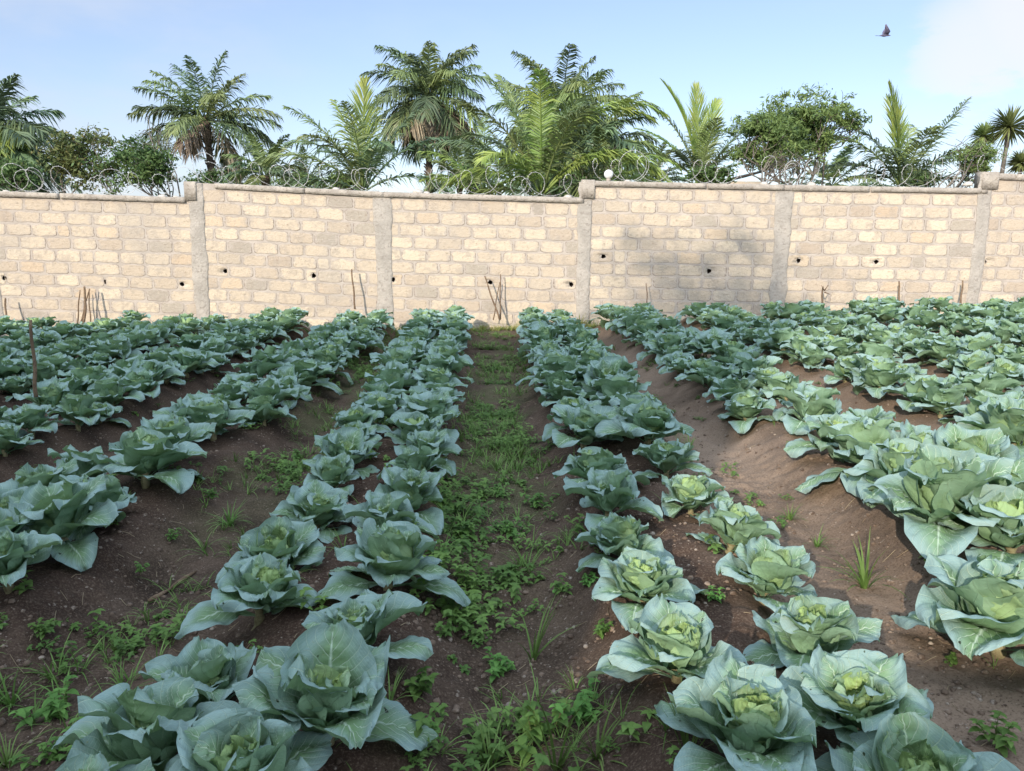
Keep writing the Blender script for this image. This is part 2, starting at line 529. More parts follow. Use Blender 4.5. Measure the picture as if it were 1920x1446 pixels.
# ------------------------------------------------------------------ beds and ground
YN, YF = 2.5, 12.0
YEND = 12.15
WALL_Y = 12.8
BEDS = {   # name: (near left, near right, far left, far right)
    'L1': (-0.81, -0.43, -1.30, -0.84), 'L2': (-2.10, -1.71, -2.46, -2.04),
    'L3': (-3.40, -3.00, -3.78, -3.34), 'L4': (-4.70, -4.30, -5.06, -4.62),
    'L5': (-6.00, -5.60, -6.35, -5.92), 'L6': (-7.30, -6.90, -7.65, -7.20), 'L7': (-8.6, -8.2, -8.95, -8.5),
    'R1': (0.43, 0.83, 0.29, 0.72), 'R2': (1.74, 2.14, 1.50, 1.93),
    'R3': (2.98, 3.38, 2.74, 3.16), 'R4': (4.22, 4.62, 3.98, 4.40), 'R5': (5.46, 5.86, 5.22, 5.64),
    'R6': (6.70, 7.10, 6.46, 6.88), 'R7': (7.94, 8.34, 7.70, 8.12), 'R8': (9.2, 9.6, 8.95, 9.37)}


def row_x(bed, side, y):
    n, f = BEDS[bed][side], BEDS[bed][side + 2]
    return n + (f - n) * (y - YN) / (YF - YN)


def smooth(a):
    a = np.clip(a, 0, 1)
    return a * a * (3 - 2 * a)


def slope_z(x):
    return 0.026 * np.clip(x, -12, 12)


def bed_h(x, y):
    h = np.zeros_like(x)
    for b in BEDS:
        xl, xr = row_x(b, 0, y), row_x(b, 1, y)
        c, hw = (xl + xr) / 2, (xr - xl) / 2
        wob = 0.05 * vnoise(y, x * 0 + BEDS[b][0] * 7, 1.7)
        prof = smooth((hw + 0.31 - np.abs(x - c - wob)) / 0.34)
        h = np.maximum(h, prof)
    h *= smooth((YEND + 0.42 - y) / 0.35) * smooth((y + 1.5) / 0.5)
    return h


def ground_z(x, y, detail=True):
    x, y = np.asarray(x, float), np.asarray(y, float)
    b = bed_h(x, y)
    z = slope_z(x) + 0.15 * b
    near = smooth((16 - np.abs(x)) / 3) * smooth((15 - y) / 2)
    z = z + near * (0.030 * vnoise(x, y, 1.3) + 0.020 * vnoise(x, y, 3.7) + 0.011 * vnoise(x, y, 9.0) * (0.6 + b * 0.8))
    if detail:
        f = smooth((4.9 - y) / 0.6) * smooth((3.6 - np.abs(x)) / 0.5)
        z = z + near * 0.007 * vnoise(x + 0.3 * y, y - 0.3 * x, 14.0)
        c1 = np.abs(vnoise(x * 0.8 + 0.6 * y, y * 0.8 - 0.6 * x, 26.0))
        c2 = vnoise(x * 0.6 - 0.8 * y, y * 0.6 + 0.8 * x, 37.0)
        amt = 0.35 + 0.65 * smooth(0.5 + vnoise(x, y, 2.3))
        z = z + near * f * amt * (0.014 * c1 ** 1.4 + 0.005 * c2)
    return z


def gz(x, y):
    return float(ground_z(np.array([x]), np.array([y]))[0])


xs = np.unique(np.concatenate([np.linspace(-600, -40, 8), np.linspace(-40, -12, 15), np.arange(-12, -3.2, 0.05), np.arange(-3.2, 3.4, 0.0135), np.arange(3.4, 12, 0.05), np.linspace(12, 40, 15), np.linspace(40, 600, 8)]))
ys = np.unique(np.concatenate([np.linspace(-300, -20, 6), np.linspace(-20, -2, 10), np.arange(-2, 0.8, 0.1), np.arange(0.8, 4.6, 0.0125), np.arange(4.6, 5.0, 0.02), np.arange(5.0, 13.4, 0.045), np.linspace(13.4, 60, 22), np.linspace(60, 1500, 9)]))
Y2, X2 = np.meshgrid(ys, xs, indexing='ij')
Zg = ground_z(X2, Y2)
bedv = bed_h(X2, Y2)
# paler dry soil in the first path on the right and mossy green in the weedy path
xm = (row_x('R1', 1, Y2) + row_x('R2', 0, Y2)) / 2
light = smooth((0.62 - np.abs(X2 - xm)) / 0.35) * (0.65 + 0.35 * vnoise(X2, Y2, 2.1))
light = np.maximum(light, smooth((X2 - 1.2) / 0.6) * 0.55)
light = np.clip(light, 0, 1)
xc = (row_x('L1', 1, Y2) + row_x('R1', 0, Y2)) / 2
moss = smooth((0.42 - np.abs(X2 - xc)) / 0.3) * smooth((Y2 - 2.2) / 2.0) * smooth(0.4 + 0.9 * vnoise(X2, Y2, 3.0)) * 0.5
xc2 = (row_x('L2', 1, Y2) + row_x('L1', 0, Y2)) / 2
moss = np.maximum(moss, smooth((0.45 - np.abs(X2 - xc2)) / 0.3) * smooth((Y2 - 2.6) / 2.0) * smooth(0.35 + 0.9 * vnoise(X2, Y2, 2.6)) * 0.45)
moss = np.maximum(moss, smooth((Y2 - 12.3) / 0.3) * 0.6)
g = MB().add(np.stack([X2, Y2, Zg], -1).reshape(-1, 3), grid_faces(len(ys), len(xs))[:, ::1], bed=bedv.ravel(), light=light.ravel(), moss=moss.ravel())
tag(g.build('ground', M['soil']), kind='structure')


# ------------------------------------------------------------------ cabbages
def leaf(az, z0, r0, L, W, th0, bend, cupR, ruf, nu, nv, rg, tone, petiole=0.12, rim=0.0):
    u = np.linspace(0, 1, nu) ** 0.92
    v = np.linspace(-1, 1, nv)
    v = np.sign(v) * np.abs(v) ** 0.72
    th = th0 + bend * u ** 1.3 + rim * np.clip((u - 0.72) / 0.28, 0, 1) ** 2
    ds = np.diff(u, prepend=0) * L
    r = r0 + np.cumsum(np.cos(th) * ds)
    z = z0 + np.cumsum(np.sin(th) * ds)
    uu = np.clip((u - petiole) / (1 - petiole), 0, 1)
    w = W * 0.5 * (np.sin(math.pi * np.clip(uu, 0, 1) ** 0.74) ** 0.52) * (1 - 0.10 * uu)
    w = np.where(uu >= 0.999, W * 0.10, w)
    w = np.maximum(w, 0.011)
    a1, a2, a3 = rg.uniform(0, 6.28, 3)
    f1, f2, f3 = rg.uniform(2.2, 3.2), rg.uniform(6.5, 8.5), rg.uniform(12.5, 15.5)
    U, V = np.meshgrid(u, v, indexing='ij')
    ang = np.arctan2(V * 1.0, (U - 0.40) * 1.7)
    cren = 0.035 * np.sin(ang * f3 * 0.9 + a3) + 0.05 * np.sin(ang * f2 * 0.8 + a1)
    Wd = w[:, None] * (1 + np.abs(V) * cren)
    TH = th[:, None]
    arc = V * Wd
    cr = cupR * (0.75 + 0.5 * U)
    lat = cr * np.sin(arc / cr)
    nor = cr * (1 - np.cos(arc / cr))
    ed = np.clip((np.abs(V) - 0.25) / 0.75, 0, 1) ** 1.4
    tip = np.clip((U - 0.62) / 0.38, 0, 1) ** 1.4
    E = np.maximum(ed, tip)
    fine = np.clip((E - 0.45) / 0.55, 0, 1)
    wave = np.sin(ang * f1 + a1) * 0.95 * E + np.sin(ang * f2 + a2) * 0.55 * E ** 1.5 + np.sin(ang * f3 + a3) * 0.34 * fine
    nor = nor + 1.3 * ruf * wave * np.clip(U * 3, 0, 1) + 0.006 * np.sin(U * 9 + a2 + V * 5) * np.clip(U * 2, 0, 1)
    nor = nor + 0.0042 * np.cos((U - 0.42 * np.abs(V) ** 0.85) * 8.5 * 6.283 + a1) * np.clip(U * 2, 0, 1) * (0.3 + 0.7 * (1 - np.abs(V)))
    nor = nor + (0.0045 * vnoise(lat + az * 3, U * L, 34.0) + 0.008 * vnoise(lat + az * 5, U * L, 13.0)) * np.clip(U * 2.5, 0, 1)
    Rr = r[:, None] - np.sin(TH) * nor
    Zz = z[:, None] + np.cos(TH) * nor
    tw = rg.uniform(-0.10, 0.10) * U
    ca, sa = np.cos(az + tw), np.sin(az + tw)
    X = Rr * ca - lat * sa
    Y = Rr * sa + lat * ca
    P = np.stack([X, Y, Zz], -1).reshape(-1, 3)
    return P, grid_faces(nu, nv)[:, ::-1], dict(lu=U.ravel(), lv=V.ravel(), tone=np.full(U.size, tone))


def cabbage_parts(seed, hi=True, style=0):
    """returns list of (part name, [leaf pieces])"""
    rg = np.random.default_rng(seed)
    nu, nv = (32, 25) if hi else (9, 7)
    outs, heads = [], []
    az = rg.uniform(0, 6.28)
    opn = rg.uniform(-0.10, 0.24)
    open_heart = style == 1
    layers = [  # n, z0, L, W, th0, bend, cupR, ruffle, tone, petiole
        (2 if not hi else rg.integers(2, 4), 0.040, 0.31, 0.225, 0.40 + opn, -0.95, 0.30, 0.013, 1.0, 0.24),
        (4, 0.060, 0.275, 0.270, 0.74 + opn, -0.80, 0.20, 0.017, 0.95, 0.15),
        (4, 0.075, 0.245, 0.290, 1.06 + opn, -0.58, 0.140, 0.017, 0.82, 0.10),
        (3, 0.085, 0.215, 0.285, 1.26 + opn * 0.6, -0.30, 0.108, 0.015, 0.66, 0.08)]
    for (n, z0, L, W, th0, bend, cr, ruf, tone, pet) in layers:
        for k in range(int(n)):
            az += 2.399 + rg.uniform(-0.3, 0.3)
            s = rg.uniform(0.84, 1.12)
            P, F, A = leaf(az, z0 + rg.uniform(-0.008, 0.008), 0.014, L * s, W * s * rg.uniform(0.92, 1.08), th0 + rg.uniform(-0.16, 0.16),
                           bend + rg.uniform(-0.25, 0.2), cr * rg.uniform(0.85, 1.3), ruf * rg.uniform(0.7, 1.25), nu, nv, rg, tone * rg.uniform(0.85, 1.05), pet, rim=-rg.uniform(0.1, 0.7))
            A['yel'] = np.full(len(P), 1.0 if (tone > 0.97 and rg.random() < 0.04) else 0.0)
            outs.append((P, F, A))
    nh = 4 if not hi else 6
    for k in range(nh):
        az += 2.399 + rg.uniform(-0.2, 0.2)
        if open_heart:
            th0, bend, L, cr = 1.15 - 0.03 * k, 0.55, 0.165 - 0.013 * k, 0.075 - 0.006 * k
        else:
            th0, bend, L, cr = 0.62 + 0.10 * k, 1.55 - 0.05 * k, 0.215 - 0.018 * k, 0.090 - 0.008 * k
        P, F, A = leaf(az, 0.085 + 0.006 * k, 0.010, L * rg.uniform(0.93, 1.08), (0.235 - 0.022 * k), th0, bend, cr, 0.010, nu, nv, rg, max(0.0, 0.42 - 0.09 * k), 0.03, rim=-rg.uniform(0.4, 1.5))
        heads.append((P, F, A))
    st = MB()
    zz = np.linspace(-0.05, 0.10, 8)
    tube(st, np.stack([0.004 * np.sin(zz * 60), 0.004 * np.cos(zz * 47), zz], -1), 0.017 + 0.005 * np.sin(zz * 190) + zz * 0.05, 9)
    return outs, heads, st


def piece_mesh(name, pieces, mat):
    mb = MB()
    for P, F, A in pieces:
        mb.add(P, F, **A)
    return mb.mesh(name, mat)


NVAR = 13
VARS = []
for i in range(NVAR):
    outs, heads, st = cabbage_parts(100 + i * 17, True, 1 if i in (2, 7, 11) else 0)
    VARS.append(dict(leafs=[piece_mesh('outer_leaf', [p], M['cabbage']) for p in outs],
                     merged=piece_mesh('outer_leaves', outs, M['cabbage']),
                     head=piece_mesh('head', heads, M['cabbage']), stalk=st.mesh('stalk', M['stalk'])))
LOW = []
for i in range(5):
    outs, heads, st = cabbage_parts(900 + i * 13, False)
    mb = MB()
    for P, F, A in outs + heads:
        mb.add(P, F, **A)
    LOW.append(mb.arrays())

# heads read off the photograph (pixel of the heart, width in pixels)
ZC = 0.28
near_list = {
    ('L1', 0): [(150, 1500, 340), (268, 1345, 330), (375, 1212, 235), (478, 1080, 235), (525, 1000, 200), (590, 925, 165)],
    ('L1', 1): [(470, 1420, 330), (607, 1305, 330), (672, 1165, 250), (722, 1040, 235), (718, 962, 160), (765, 915, 150)],
    ('R1', 0): [(1500, 1560, 360), (1395, 1350, 320), (1275, 1200, 260), (1208, 1060, 210), (1172, 982, 160), (1142, 930, 165), (1120, 868, 160), (1095, 795, 150)],
    ('R1', 1): [(1725, 1440, 360), (1610, 1285, 310), (1530, 1145, 240), (1432, 1040, 200), (1368, 962, 180), (1300, 905, 150), (1252, 842, 135)],
    ('L2', 0): [(-20, 1010, 190), (15, 950, 190), (85, 895, 170), (150, 850, 150)],
    ('L2', 1): [(10, 1060, 210), (118, 975, 230), (175, 925, 175), (268, 870, 195), (335, 832, 150), (400, 785, 150)],
    ('R2', 0): [(1890, 1085, 350), (1765, 955, 320), (1700, 895, 210), (1632, 850, 210), (1565, 812, 165), (1510, 768, 150)],
    ('R2', 1): [(1905, 985, 260), (1865, 925, 240), (1800, 878, 210), (1730, 815, 165), (1625, 772, 140)],
    ('R3', 0): [(1910, 800, 180), (1850, 770, 150)],
}
ORDB = ['first', 'second', 'third', 'fourth', 'fifth', 'sixth', 'seventh', 'eighth']
BEDNAME = {b: f"{ORDB[int(b[1]) - 1]} bed {'left' if b[0] == 'L' else 'right'} of path" for b in BEDS}
plants = []   # (x, y, scale, bed, side)
for b in BEDS:
    for s in (0, 1):
        y = None
        for (px, py, w) in near_list.get((b, s), []):
            z = ZC + float(slope_z(at_z(px, py, ZC).x))
            p = at_z(px, py, z)
            depth = p.y * math.cos(PITCH) + (CAM_H - z) * math.sin(PITCH)
            plants.append((p.x, p.y, max(0.60, min(1.16, w / FPX * depth / 0.500)), b, s, True))
            y = p.y
        if y is None:
            y = 2.0 + 0.2 * s + rnd.uniform(0, 0.2)
        y += 0.42
        while y < YEND:
            x = row_x(b, s, y) + rnd.uniform(-0.055, 0.055)
            if rnd.random() > 0.025:
                plants.append((x, y + rnd.uniform(-0.05, 0.05), rnd.choice([rnd.uniform(0.60, 0.76), rnd.uniform(0.76, 0.94), rnd.uniform(0.80, 1.0)]) + 0.09 * min(1, max(0, (y - 4) / 3)), b, s, False))
            y += rnd.uniform(0.29, 0.38)


def in_view(x, y, z=0.3, m=90):
    q = to_px((x, y, z))
    return -m < q[0] < 1920 + m and q[1] < 1446 + 170


vis = [p for p in plants if in_view(p[0], p[1], m=90 + 260 / max(p[1], 1))]
vis.sort(key=lambda p: p[1])
single, rest = vis[:300], vis[300:]
ORD = ['nearest', 'second', 'third', 'fourth', 'fifth', 'sixth', 'seventh', 'eighth', 'ninth', 'tenth', 'eleventh', 'twelfth', 'thirteenth', 'fourteenth', 'fifteenth',
       'sixteenth', 'seventeenth', 'eighteenth', 'nineteenth', 'twentieth', 'twenty-first', 'twenty-second', 'twenty-third', 'twenty-fourth', 'twenty-fifth', 'twenty-sixth', 'twenty-seventh', 'twenty-eighth']
count = {}
heart = ['with open heart', 'with closed pale heart', 'with loose ruffled leaves', 'with wide drooping outer leaves']
GREENS = ['blue-green', 'blue-green', 'green']
for i, (x, y, sc, b, s, hand) in enumerate(single):
    k = count.get((b, s), 0)
    count[(b, s)] = k + 1
    V = VARS[(i * 4 + (i // 9)) % NVAR]
    e = empty('cabbage', (x, y, gz(x, y) - 0.020 * (i % 3 != 1)), rnd.uniform(0, 6.283))
    e.scale = (sc, sc, sc * rnd.uniform(0.90, 1.08))
    e.rotation_euler = (rnd.uniform(-0.2, 0.2), rnd.uniform(-0.2, 0.2), e.rotation_euler[2])
    tag(e, f"{ORD[min(k, 27)]} blue-green cabbage from the camera, {'left' if s == 0 else 'right'} row, {BEDNAME[b]}", 'cabbage', 'cabbages planted in double rows on the raised beds')
    link('stalk', V['stalk'], e)
    link('head', V['head'], e)
    if i < 70:
        for me in V['leafs']:
            link('outer_leaf', me, e)
    else:
        link('outer_leaves', V['merged'], e)
mb = MB()
for (x, y, sc, b, s, hand) in rest:
    v, f4, f3, at = LOW[rnd.randrange(5)]
    a = rnd.uniform(0, 6.28)
    c_, s_ = math.cos(a) * sc, math.sin(a) * sc
    vv = np.stack([v[:, 0] * c_ - v[:, 1] * s_ + x, v[:, 0] * s_ + v[:, 1] * c_ + y, v[:, 2] * sc + gz(x, y) + 0.015], -1)
    mb.add(vv, f4, **at)
if rest:
    tag(mb.build('distant_cabbages', M['cabbage']), 'mass of small far cabbages filling the beds towards the wall', 'cabbage', kind='stuff')
print('plants', len(plants), 'in view', len(vis))


# ------------------------------------------------------------------ weeds, grass, clods
def weed_arrays(seed, h=0.12, pairs=5, leafL=0.045, spread=1, branches=4, rounded=False):
    rg = np.random.default_rng(seed)
    lm, sm = MB(), MB()
    nl = 4
    for bno in range(branches):
        az0 = rg.uniform(0, 6.28)
        lean = rg.uniform(0.1, 0.9) if bno else 0.08
        hh = h * rg.uniform(0.65, 1.1)
        tt = np.linspace(0, 1, 5)
        base = np.array([math.cos(az0), math.sin(az0), 0]) * 0.012 * spread * rg.uniform(0, 1.5)
        pts = base + np.stack([math.cos(az0) * lean * hh * tt ** 1.2, math.sin(az0) * lean * hh * tt ** 1.2, hh * tt * (1 - 0.2 * lean)], -1)
        tube(sm, pts, np.linspace(0.0022, 0.001, 5), 4, cap=False)
        for k in range(pairs):
            f = 0.22 + 0.78 * (k + 0.5) / pairs if pairs > 1 else 1.0
            f = min(1.0, f)
            p = np.array([np.interp(f, tt, pts[:, i]) for i in range(3)])
            for q in range(2 if k < pairs - 1 else 4):
                a = az0 + k * 1.57 + q * (math.pi if k < pairs - 1 else 1.57) + rg.uniform(-0.4, 0.4)
                L = leafL * rg.uniform(0.65, 1.2) * (1.15 - 0.45 * f)
                el = rg.uniform(-0.1, 0.65)
                u = np.linspace(0, 1, nl + 1)
                w = L * (0.30 if not rounded else 0.42) * np.sin(math.pi * u ** (0.62 if not rounded else 0.9)) ** (0.9 if not rounded else 0.6)
                w[0] = 0.001
                e = el - 0.9 * u ** 1.5
                r = np.cumsum(np.cos(e)) * L / nl
                z = np.cumsum(np.sin(e)) * L / nl
                r -= r[0]
                z -= z[0]
                d = np.array([math.cos(a), math.sin(a), 0])
                sd = np.array([-math.sin(a), math.cos(a), 0])
                C = p + r[:, None] * d + z[:, None] * np.array([0, 0, 1.0])
                up = np.array([0, 0, 0.22])
                A_ = C - w[:, None] * sd + w[:, None] * up
                B_ = C + w[:, None] * sd + w[:, None] * up
                P = np.stack([A_, C, B_], 1).reshape(-1, 3)
                lm.add(P, grid_faces(nl + 1, 3))
    return lm, sm


def grass_arrays(seed, h=0.18, n=22, wid=0.004, lean=0.8):
    rg = np.random.default_rng(seed)
    mb = MB()
    for k in range(n):
        a = rg.uniform(0, 6.28)
        L = h * rg.uniform(0.5, 1.2)
        e0 = rg.uniform(0.75, 1.5)
        u = np.linspace(0, 1, 6)
        e = e0 - lean * rg.uniform(0.4, 1.6) * u ** 1.4
        r = np.concatenate([[0], np.cumsum(np.cos(e[1:])) * L / 5])
        z = np.concatenate([[0], np.cumsum(np.sin(e[1:])) * L / 5])
        d = np.array([math.cos(a), math.sin(a), 0])
        sd = np.array([-math.sin(a), math.cos(a), 0])
        w = wid * (1 - u ** 1.5 * 0.92)
        C = d * 0.006 * rg.uniform(0, 3) + r[:, None] * d + z[:, None] * np.array([0, 0, 1.0])
        P = np.stack([C - w[:, None] * sd, C + w[:, None] * sd], 1).reshape(-1, 3)
        mb.add(P, grid_faces(6, 2))
    return mb


WM = []
for i, kw in enumerate([dict(h=0.13, pairs=5, leafL=0.055, branches=4), dict(h=0.10, pairs=4, leafL=0.05, branches=7, spread=3),
                        dict(h=0.07, pairs=3, leafL=0.04, branches=4, rounded=True, spread=3), dict(h=0.17, pairs=7, leafL=0.055, branches=3)]):
    l, s_ = weed_arrays(40 + i, **kw)
    WM.append((l.mesh('leaves', M['weed']), s_.mesh('stem', M['weed_stem']), l.mesh('leaves', M['weed_bright'])))
GM = [grass_arrays(60, 0.17, 26), grass_arrays(61, 0.13, 34, 0.003, 1.2), grass_arrays(62, 0.26, 14, 0.004, 0.5)]
GMM = [x.mesh('grass_tuft', M['grass']) for x in GM]

weeds = [  # px, py(base), kind, size, label
    (82, 1195, 3, 0.62, 'small leafy weed on bare soil at the left edge'),
    (95, 1345, 1, 1.15, 'spreading round-leaved weed on bare soil at lower left'),
    (265, 1075, 0, 0.5, 'small weed beside the lying stick'),
    (400, 935, 3, 0.75, 'leafy weed in the left path behind the grass tuft'),
    (205, 985, 0, 0.8, 'leafy weed under the big cabbage at the left edge'),
    (632, 1225, 3, 1.05, 'weed growing up through the front of a cabbage left of the path'),
    (790, 1300, 3, 0.95, 'tall weed at the right foot of the large near cabbage'),
    (800, 1395, 0, 0.6, 'low weed at the lower edge left of the central path'),
    (930, 1262, 1, 0.85, 'bushy weed alone in the middle of the near path'),
    (1010, 1390, 1, 1.3, 'largest bushy weed at the bottom of the central path'),
    (1085, 1345, 1, 1.1, 'bushy weed at the foot of the right bed near the bottom'),
    (1125, 1190, 3, 0.65, 'upright weed at the left foot of the right bed'),
    (1098, 1100, 3, 0.6, 'slim weed below a cabbage of the right bed'),
    (1050, 1115, 2, 0.6, 'tiny weed in the middle of the central path'),
    (855, 1158, 2, 0.8, 'tiny weed right of the left bed'),
    (840, 950, 1, 1.25, 'dense leafy weed against the right foot of the left bed'),
    (880, 1010, 1, 1.2, 'dense leafy weed in the path below its thickest patch'),
    (820, 1050, 0, 0.9, 'weed beside the widest cabbage of the left bed'),
    (820, 880, 3, 1.1, 'weed standing beside a cabbage at the left side of the path'),
    (1008, 950, 1, 1.1, 'leafy weed against the left foot of the right bed'),
    (940, 930, 1, 0.9, 'leafy weed in the middle of the path farther back'),
    (960, 1005, 1, 1.0, 'leafy weed in the middle of the path between two thick patches'),
    (1740, 1070, 3, 1.25, 'bright green weed between two pale cabbages at right'),
    (1815, 1190, 1, 1.2, 'low weed below the pale cabbage at the right edge'),
    (1335, 1125, 0, 0.55, 'small weed between the two rows of the right bed'),
    (1610, 935, 2, 0.7, 'tiny weed on the dry soil right of the path'),
    (1860, 1395, 0, 1.0, 'weed at the bottom right corner'),
    (95, 1430, 1, 0.8, 'weed at the bottom left corner'),
    (185, 1385, 0, 1.0, 'weed left of the big cabbage at the lower left'),
    (1790, 1245, 2, 0.6, 'tiny weed on bare soil at lower right'),
    (1455, 835, 2, 0.7, 'tiny weed in the sunlit path on the right'),
    (1090, 835, 0, 0.8, 'weed tucked under a cabbage at the left of the right bed'),
    (300, 1160, 2, 0.7, 'tiny weed on soil left of the smallest near cabbage'),
    (560, 860, 1, 0.9, 'leafy weed in the left path beside the bed'),
    (330, 1010, 0, 0.6, 'small weed above the lying stick'),
]
for (px, py, kd, sz, lab) in weeds:
    p = at_z(px, py, 0.06)
    for _ in range(4):
        p = at_z(px, py, gz(p.x, p.y))
    e = empty('weed', (p.x, p.y, p.z - 0.004), rnd.uniform(0, 6.28))
    sz *= 0.78
    e.scale = (sz,) * 3
    tag(e, lab, 'weed', 'leafy weeds among the beds')
    br = 'bright' in lab
    link('leaves', WM[kd][2 if br else 0], e)
    link('stem', WM[kd][1], e)
tufts = [(220, 1225, 0, 0.6, 'thin grass tuft on the bare soil left of the small cabbage'), (430, 985, 1, 1.1, 'bright grass tuft in the left path above the lying stick'),
         (975, 860, 0, 0.9, 'grass tuft in the central path in front of the bare patch'), (1000, 1235, 2, 0.95, 'tall wispy grass tuft in the near central path'),
         (1045, 1440, 2, 1.2, 'tall grass tuft at the bottom edge of the central path'), (920, 1435, 1, 1.1, 'low grass tuft at the bottom edge left of the tall one'),
         (1120, 1420, 0, 1.0, 'grass tuft at the foot of the right bed at the bottom'), (1480, 975, 1, 0.75, 'small grass tuft on the sunlit soil at right'),
         (1532, 1025, 0, 0.6, 'small grass tuft between the cabbages and the larger tuft'), (1622, 1100, 0, 1.25, 'large grass tuft on dry soil right of the second row'),
         (15, 1435, 1, 0.8, 'grass tuft at the bottom left corner'), (20, 1320, 0, 0.9, 'sprawling grass at the left edge beside the round-leaved weed'),
         (1290, 1420, 2, 0.7, 'thin grass left of the lowest cabbage on the right bed'), (1380, 700, 0, 0.9, 'grass tuft in the dry path far back on the right'),
         (980, 1060, 1, 0.6, 'tiny grass tuft on the bare patch of the central path'), (1915, 850, 2, 1.0, 'dry upright grass stalks at the right edge')]
for (px, py, kd, sz, lab) in tufts:
    p = at_z(px, py, 0.06)
    for _ in range(4):
        p = at_z(px, py, gz(p.x, p.y))
    o = link('grass_tuft', GMM[kd], None, (p.x, p.y, p.z - 0.003))
    o.rotation_euler = (0, 0, rnd.uniform(0, 6.28))
    o.scale = (sz,) * 3
    tag(o, lab, 'grass', 'grass tufts among the beds')

gy = grass_arrays(77, 0.30, 90, 0.006, 0.7).mesh('grass_tuft', M['dry_grass'])
for (px, py, sz, lab) in [(1087, 592, 1.0, 'tall yellowish grass clump at the foot of the pillar below the step'), (905, 592, 0.6, 'yellowish grass at the wall end of the central path'),
                          (600, 600, 0.6, 'yellowish grass at the foot of the second bay'), (250, 612, 0.6, 'yellowish grass at the foot of the left bay')]:
    p = at_y(px, py, 12.55)
    o = link('grass_tuft', gy, None, (p.x, 12.55, gz(p.x, 12.55) - 0.005))
    o.scale = (sz, sz, sz)
    tag(o, lab, 'grass', 'yellow grass clumps at the foot of the wall')

# uncountable small ground cover
TPL = []
for i in range(5):
    l, s_ = weed_arrays(300 + i, h=[0.035, 0.05, 0.06, 0.045, 0.08][i], pairs=[2, 2, 3, 2, 4][i], leafL=[0.03, 0.035, 0.032, 0.028, 0.036][i], branches=[3, 3, 3, 5, 2][i], spread=3)
    TPL.append(l.arrays())
GT = [grass_arrays(400 + i, [0.07, 0.10, 0.12][i], 9, 0.0022, 1.1).arrays() for i in range(3)]


def scatter(name, tpls, pts, smin, smax, mat, label, cat):
    mb = MB()
    X = np.array([p[0] for p in pts])
    Y = np.array([p[1] for p in pts])
    Z = ground_z(X, Y)
    for x, y, z in zip(X, Y, Z):
        v, f4, f3, at = tpls[rnd.randrange(len(tpls))]
        a, s = rnd.uniform(0, 6.28), rnd.uniform(smin, smax)
        c_, s_ = math.cos(a) * s, math.sin(a) * s
        mb.add(np.stack([v[:, 0] * c_ - v[:, 1] * s_ + x, v[:, 0] * s_ + v[:, 1] * c_ + y, v[:, 2] * s + z], -1), f4, f3)
    return tag(mb.build(name, mat), label, cat, kind='stuff')


def path_pts(n, la, lb, y0, y1, wid, thr, s=2.5, off=0.0):
    out = []
    while len(out) < n:
        # uniform in depth but biased to near ground
        y = y0 + (y1 - y0) * rnd.random() ** 1.25
        c = (row_x(la[0], la[1], y) + row_x(lb[0], lb[1], y)) / 2 + off
        x = c + rnd.gauss(0, wid)
        if vnoise(np.array([x]), np.array([y]), s)[0] + 0.35 * rnd.random() > thr:
            out.append((x, y))
    return out


cp = path_pts(400, ('L1', 1), ('R1', 0), 4.0, 12.6, 0.23, 0.5, 2.4) + path_pts(90, ('L1', 1), ('R1', 0), 2.6, 4.4, 0.22, 0.42, 2.2)
cp += path_pts(90, ('L1', 1), ('R1', 0), 2.3, 4.2, 0.08, 0.0, off=-0.20)
cp += path_pts(40, ('L1', 1), ('R1', 0), 1.3, 2.0, 0.22, 0.1)
cp += path_pts(480, ('L2', 1), ('L1', 0), 3.2, 12.6, 0.24, 0.30, 2.2)
cp += path_pts(160, ('L3', 1), ('L2', 0), 2.6, 12.6, 0.24, 0.1)
cp += path_pts(60, ('L2', 1), ('L1', 0), 1.2, 2.6, 0.3, 0.35)
cp += path_pts(60, ('R1', 1), ('R2', 0), 2.0, 12.6, 0.28, 0.35)
cp += path_pts(40, ('R2', 1), ('R3', 0), 3.0, 10.0, 0.22, 0.3)
cp += [(rnd.uniform(-9, 9), rnd.uniform(12.25, 12.75)) for _ in range(420)]
scatter('weed_cover', TPL, cp, 0.45, 1.35, M['weedmass'], 'low green weeds creeping over the paths between the beds', 'weeds')
gp = path_pts(420, ('L1', 1), ('R1', 0), 3.0, 12.6, 0.26, 0.35, 2.6)
gp += path_pts(60, ('L1', 1), ('R1', 0), 1.2, 2.2, 0.22, 0.0, 3.3)
gp += path_pts(330, ('L2', 1), ('L1', 0), 2.0, 12.6, 0.24, 0.1, 3.3)
gp += path_pts(50, ('R1', 1), ('R2', 0), 2.0, 12.6, 0.3, 0.3, 3.3)
scatter('short_grass', GT, gp, 0.6, 1.4, M['grass'], 'short grass growing among the weeds on the paths', 'grass')
yp = [(rnd.gauss(cx, 0.3), rnd.uniform(12.3, 12.77)) for cx in (-0.25, -0.1, -2.9, -5.9, 1.2, 1.22, -1.6) for _ in range(45)]
scatter('yellow_grass', GT, yp, 0.8, 1.8, M['dry_grass'], 'yellowish grass along the foot of the wall', 'grass')
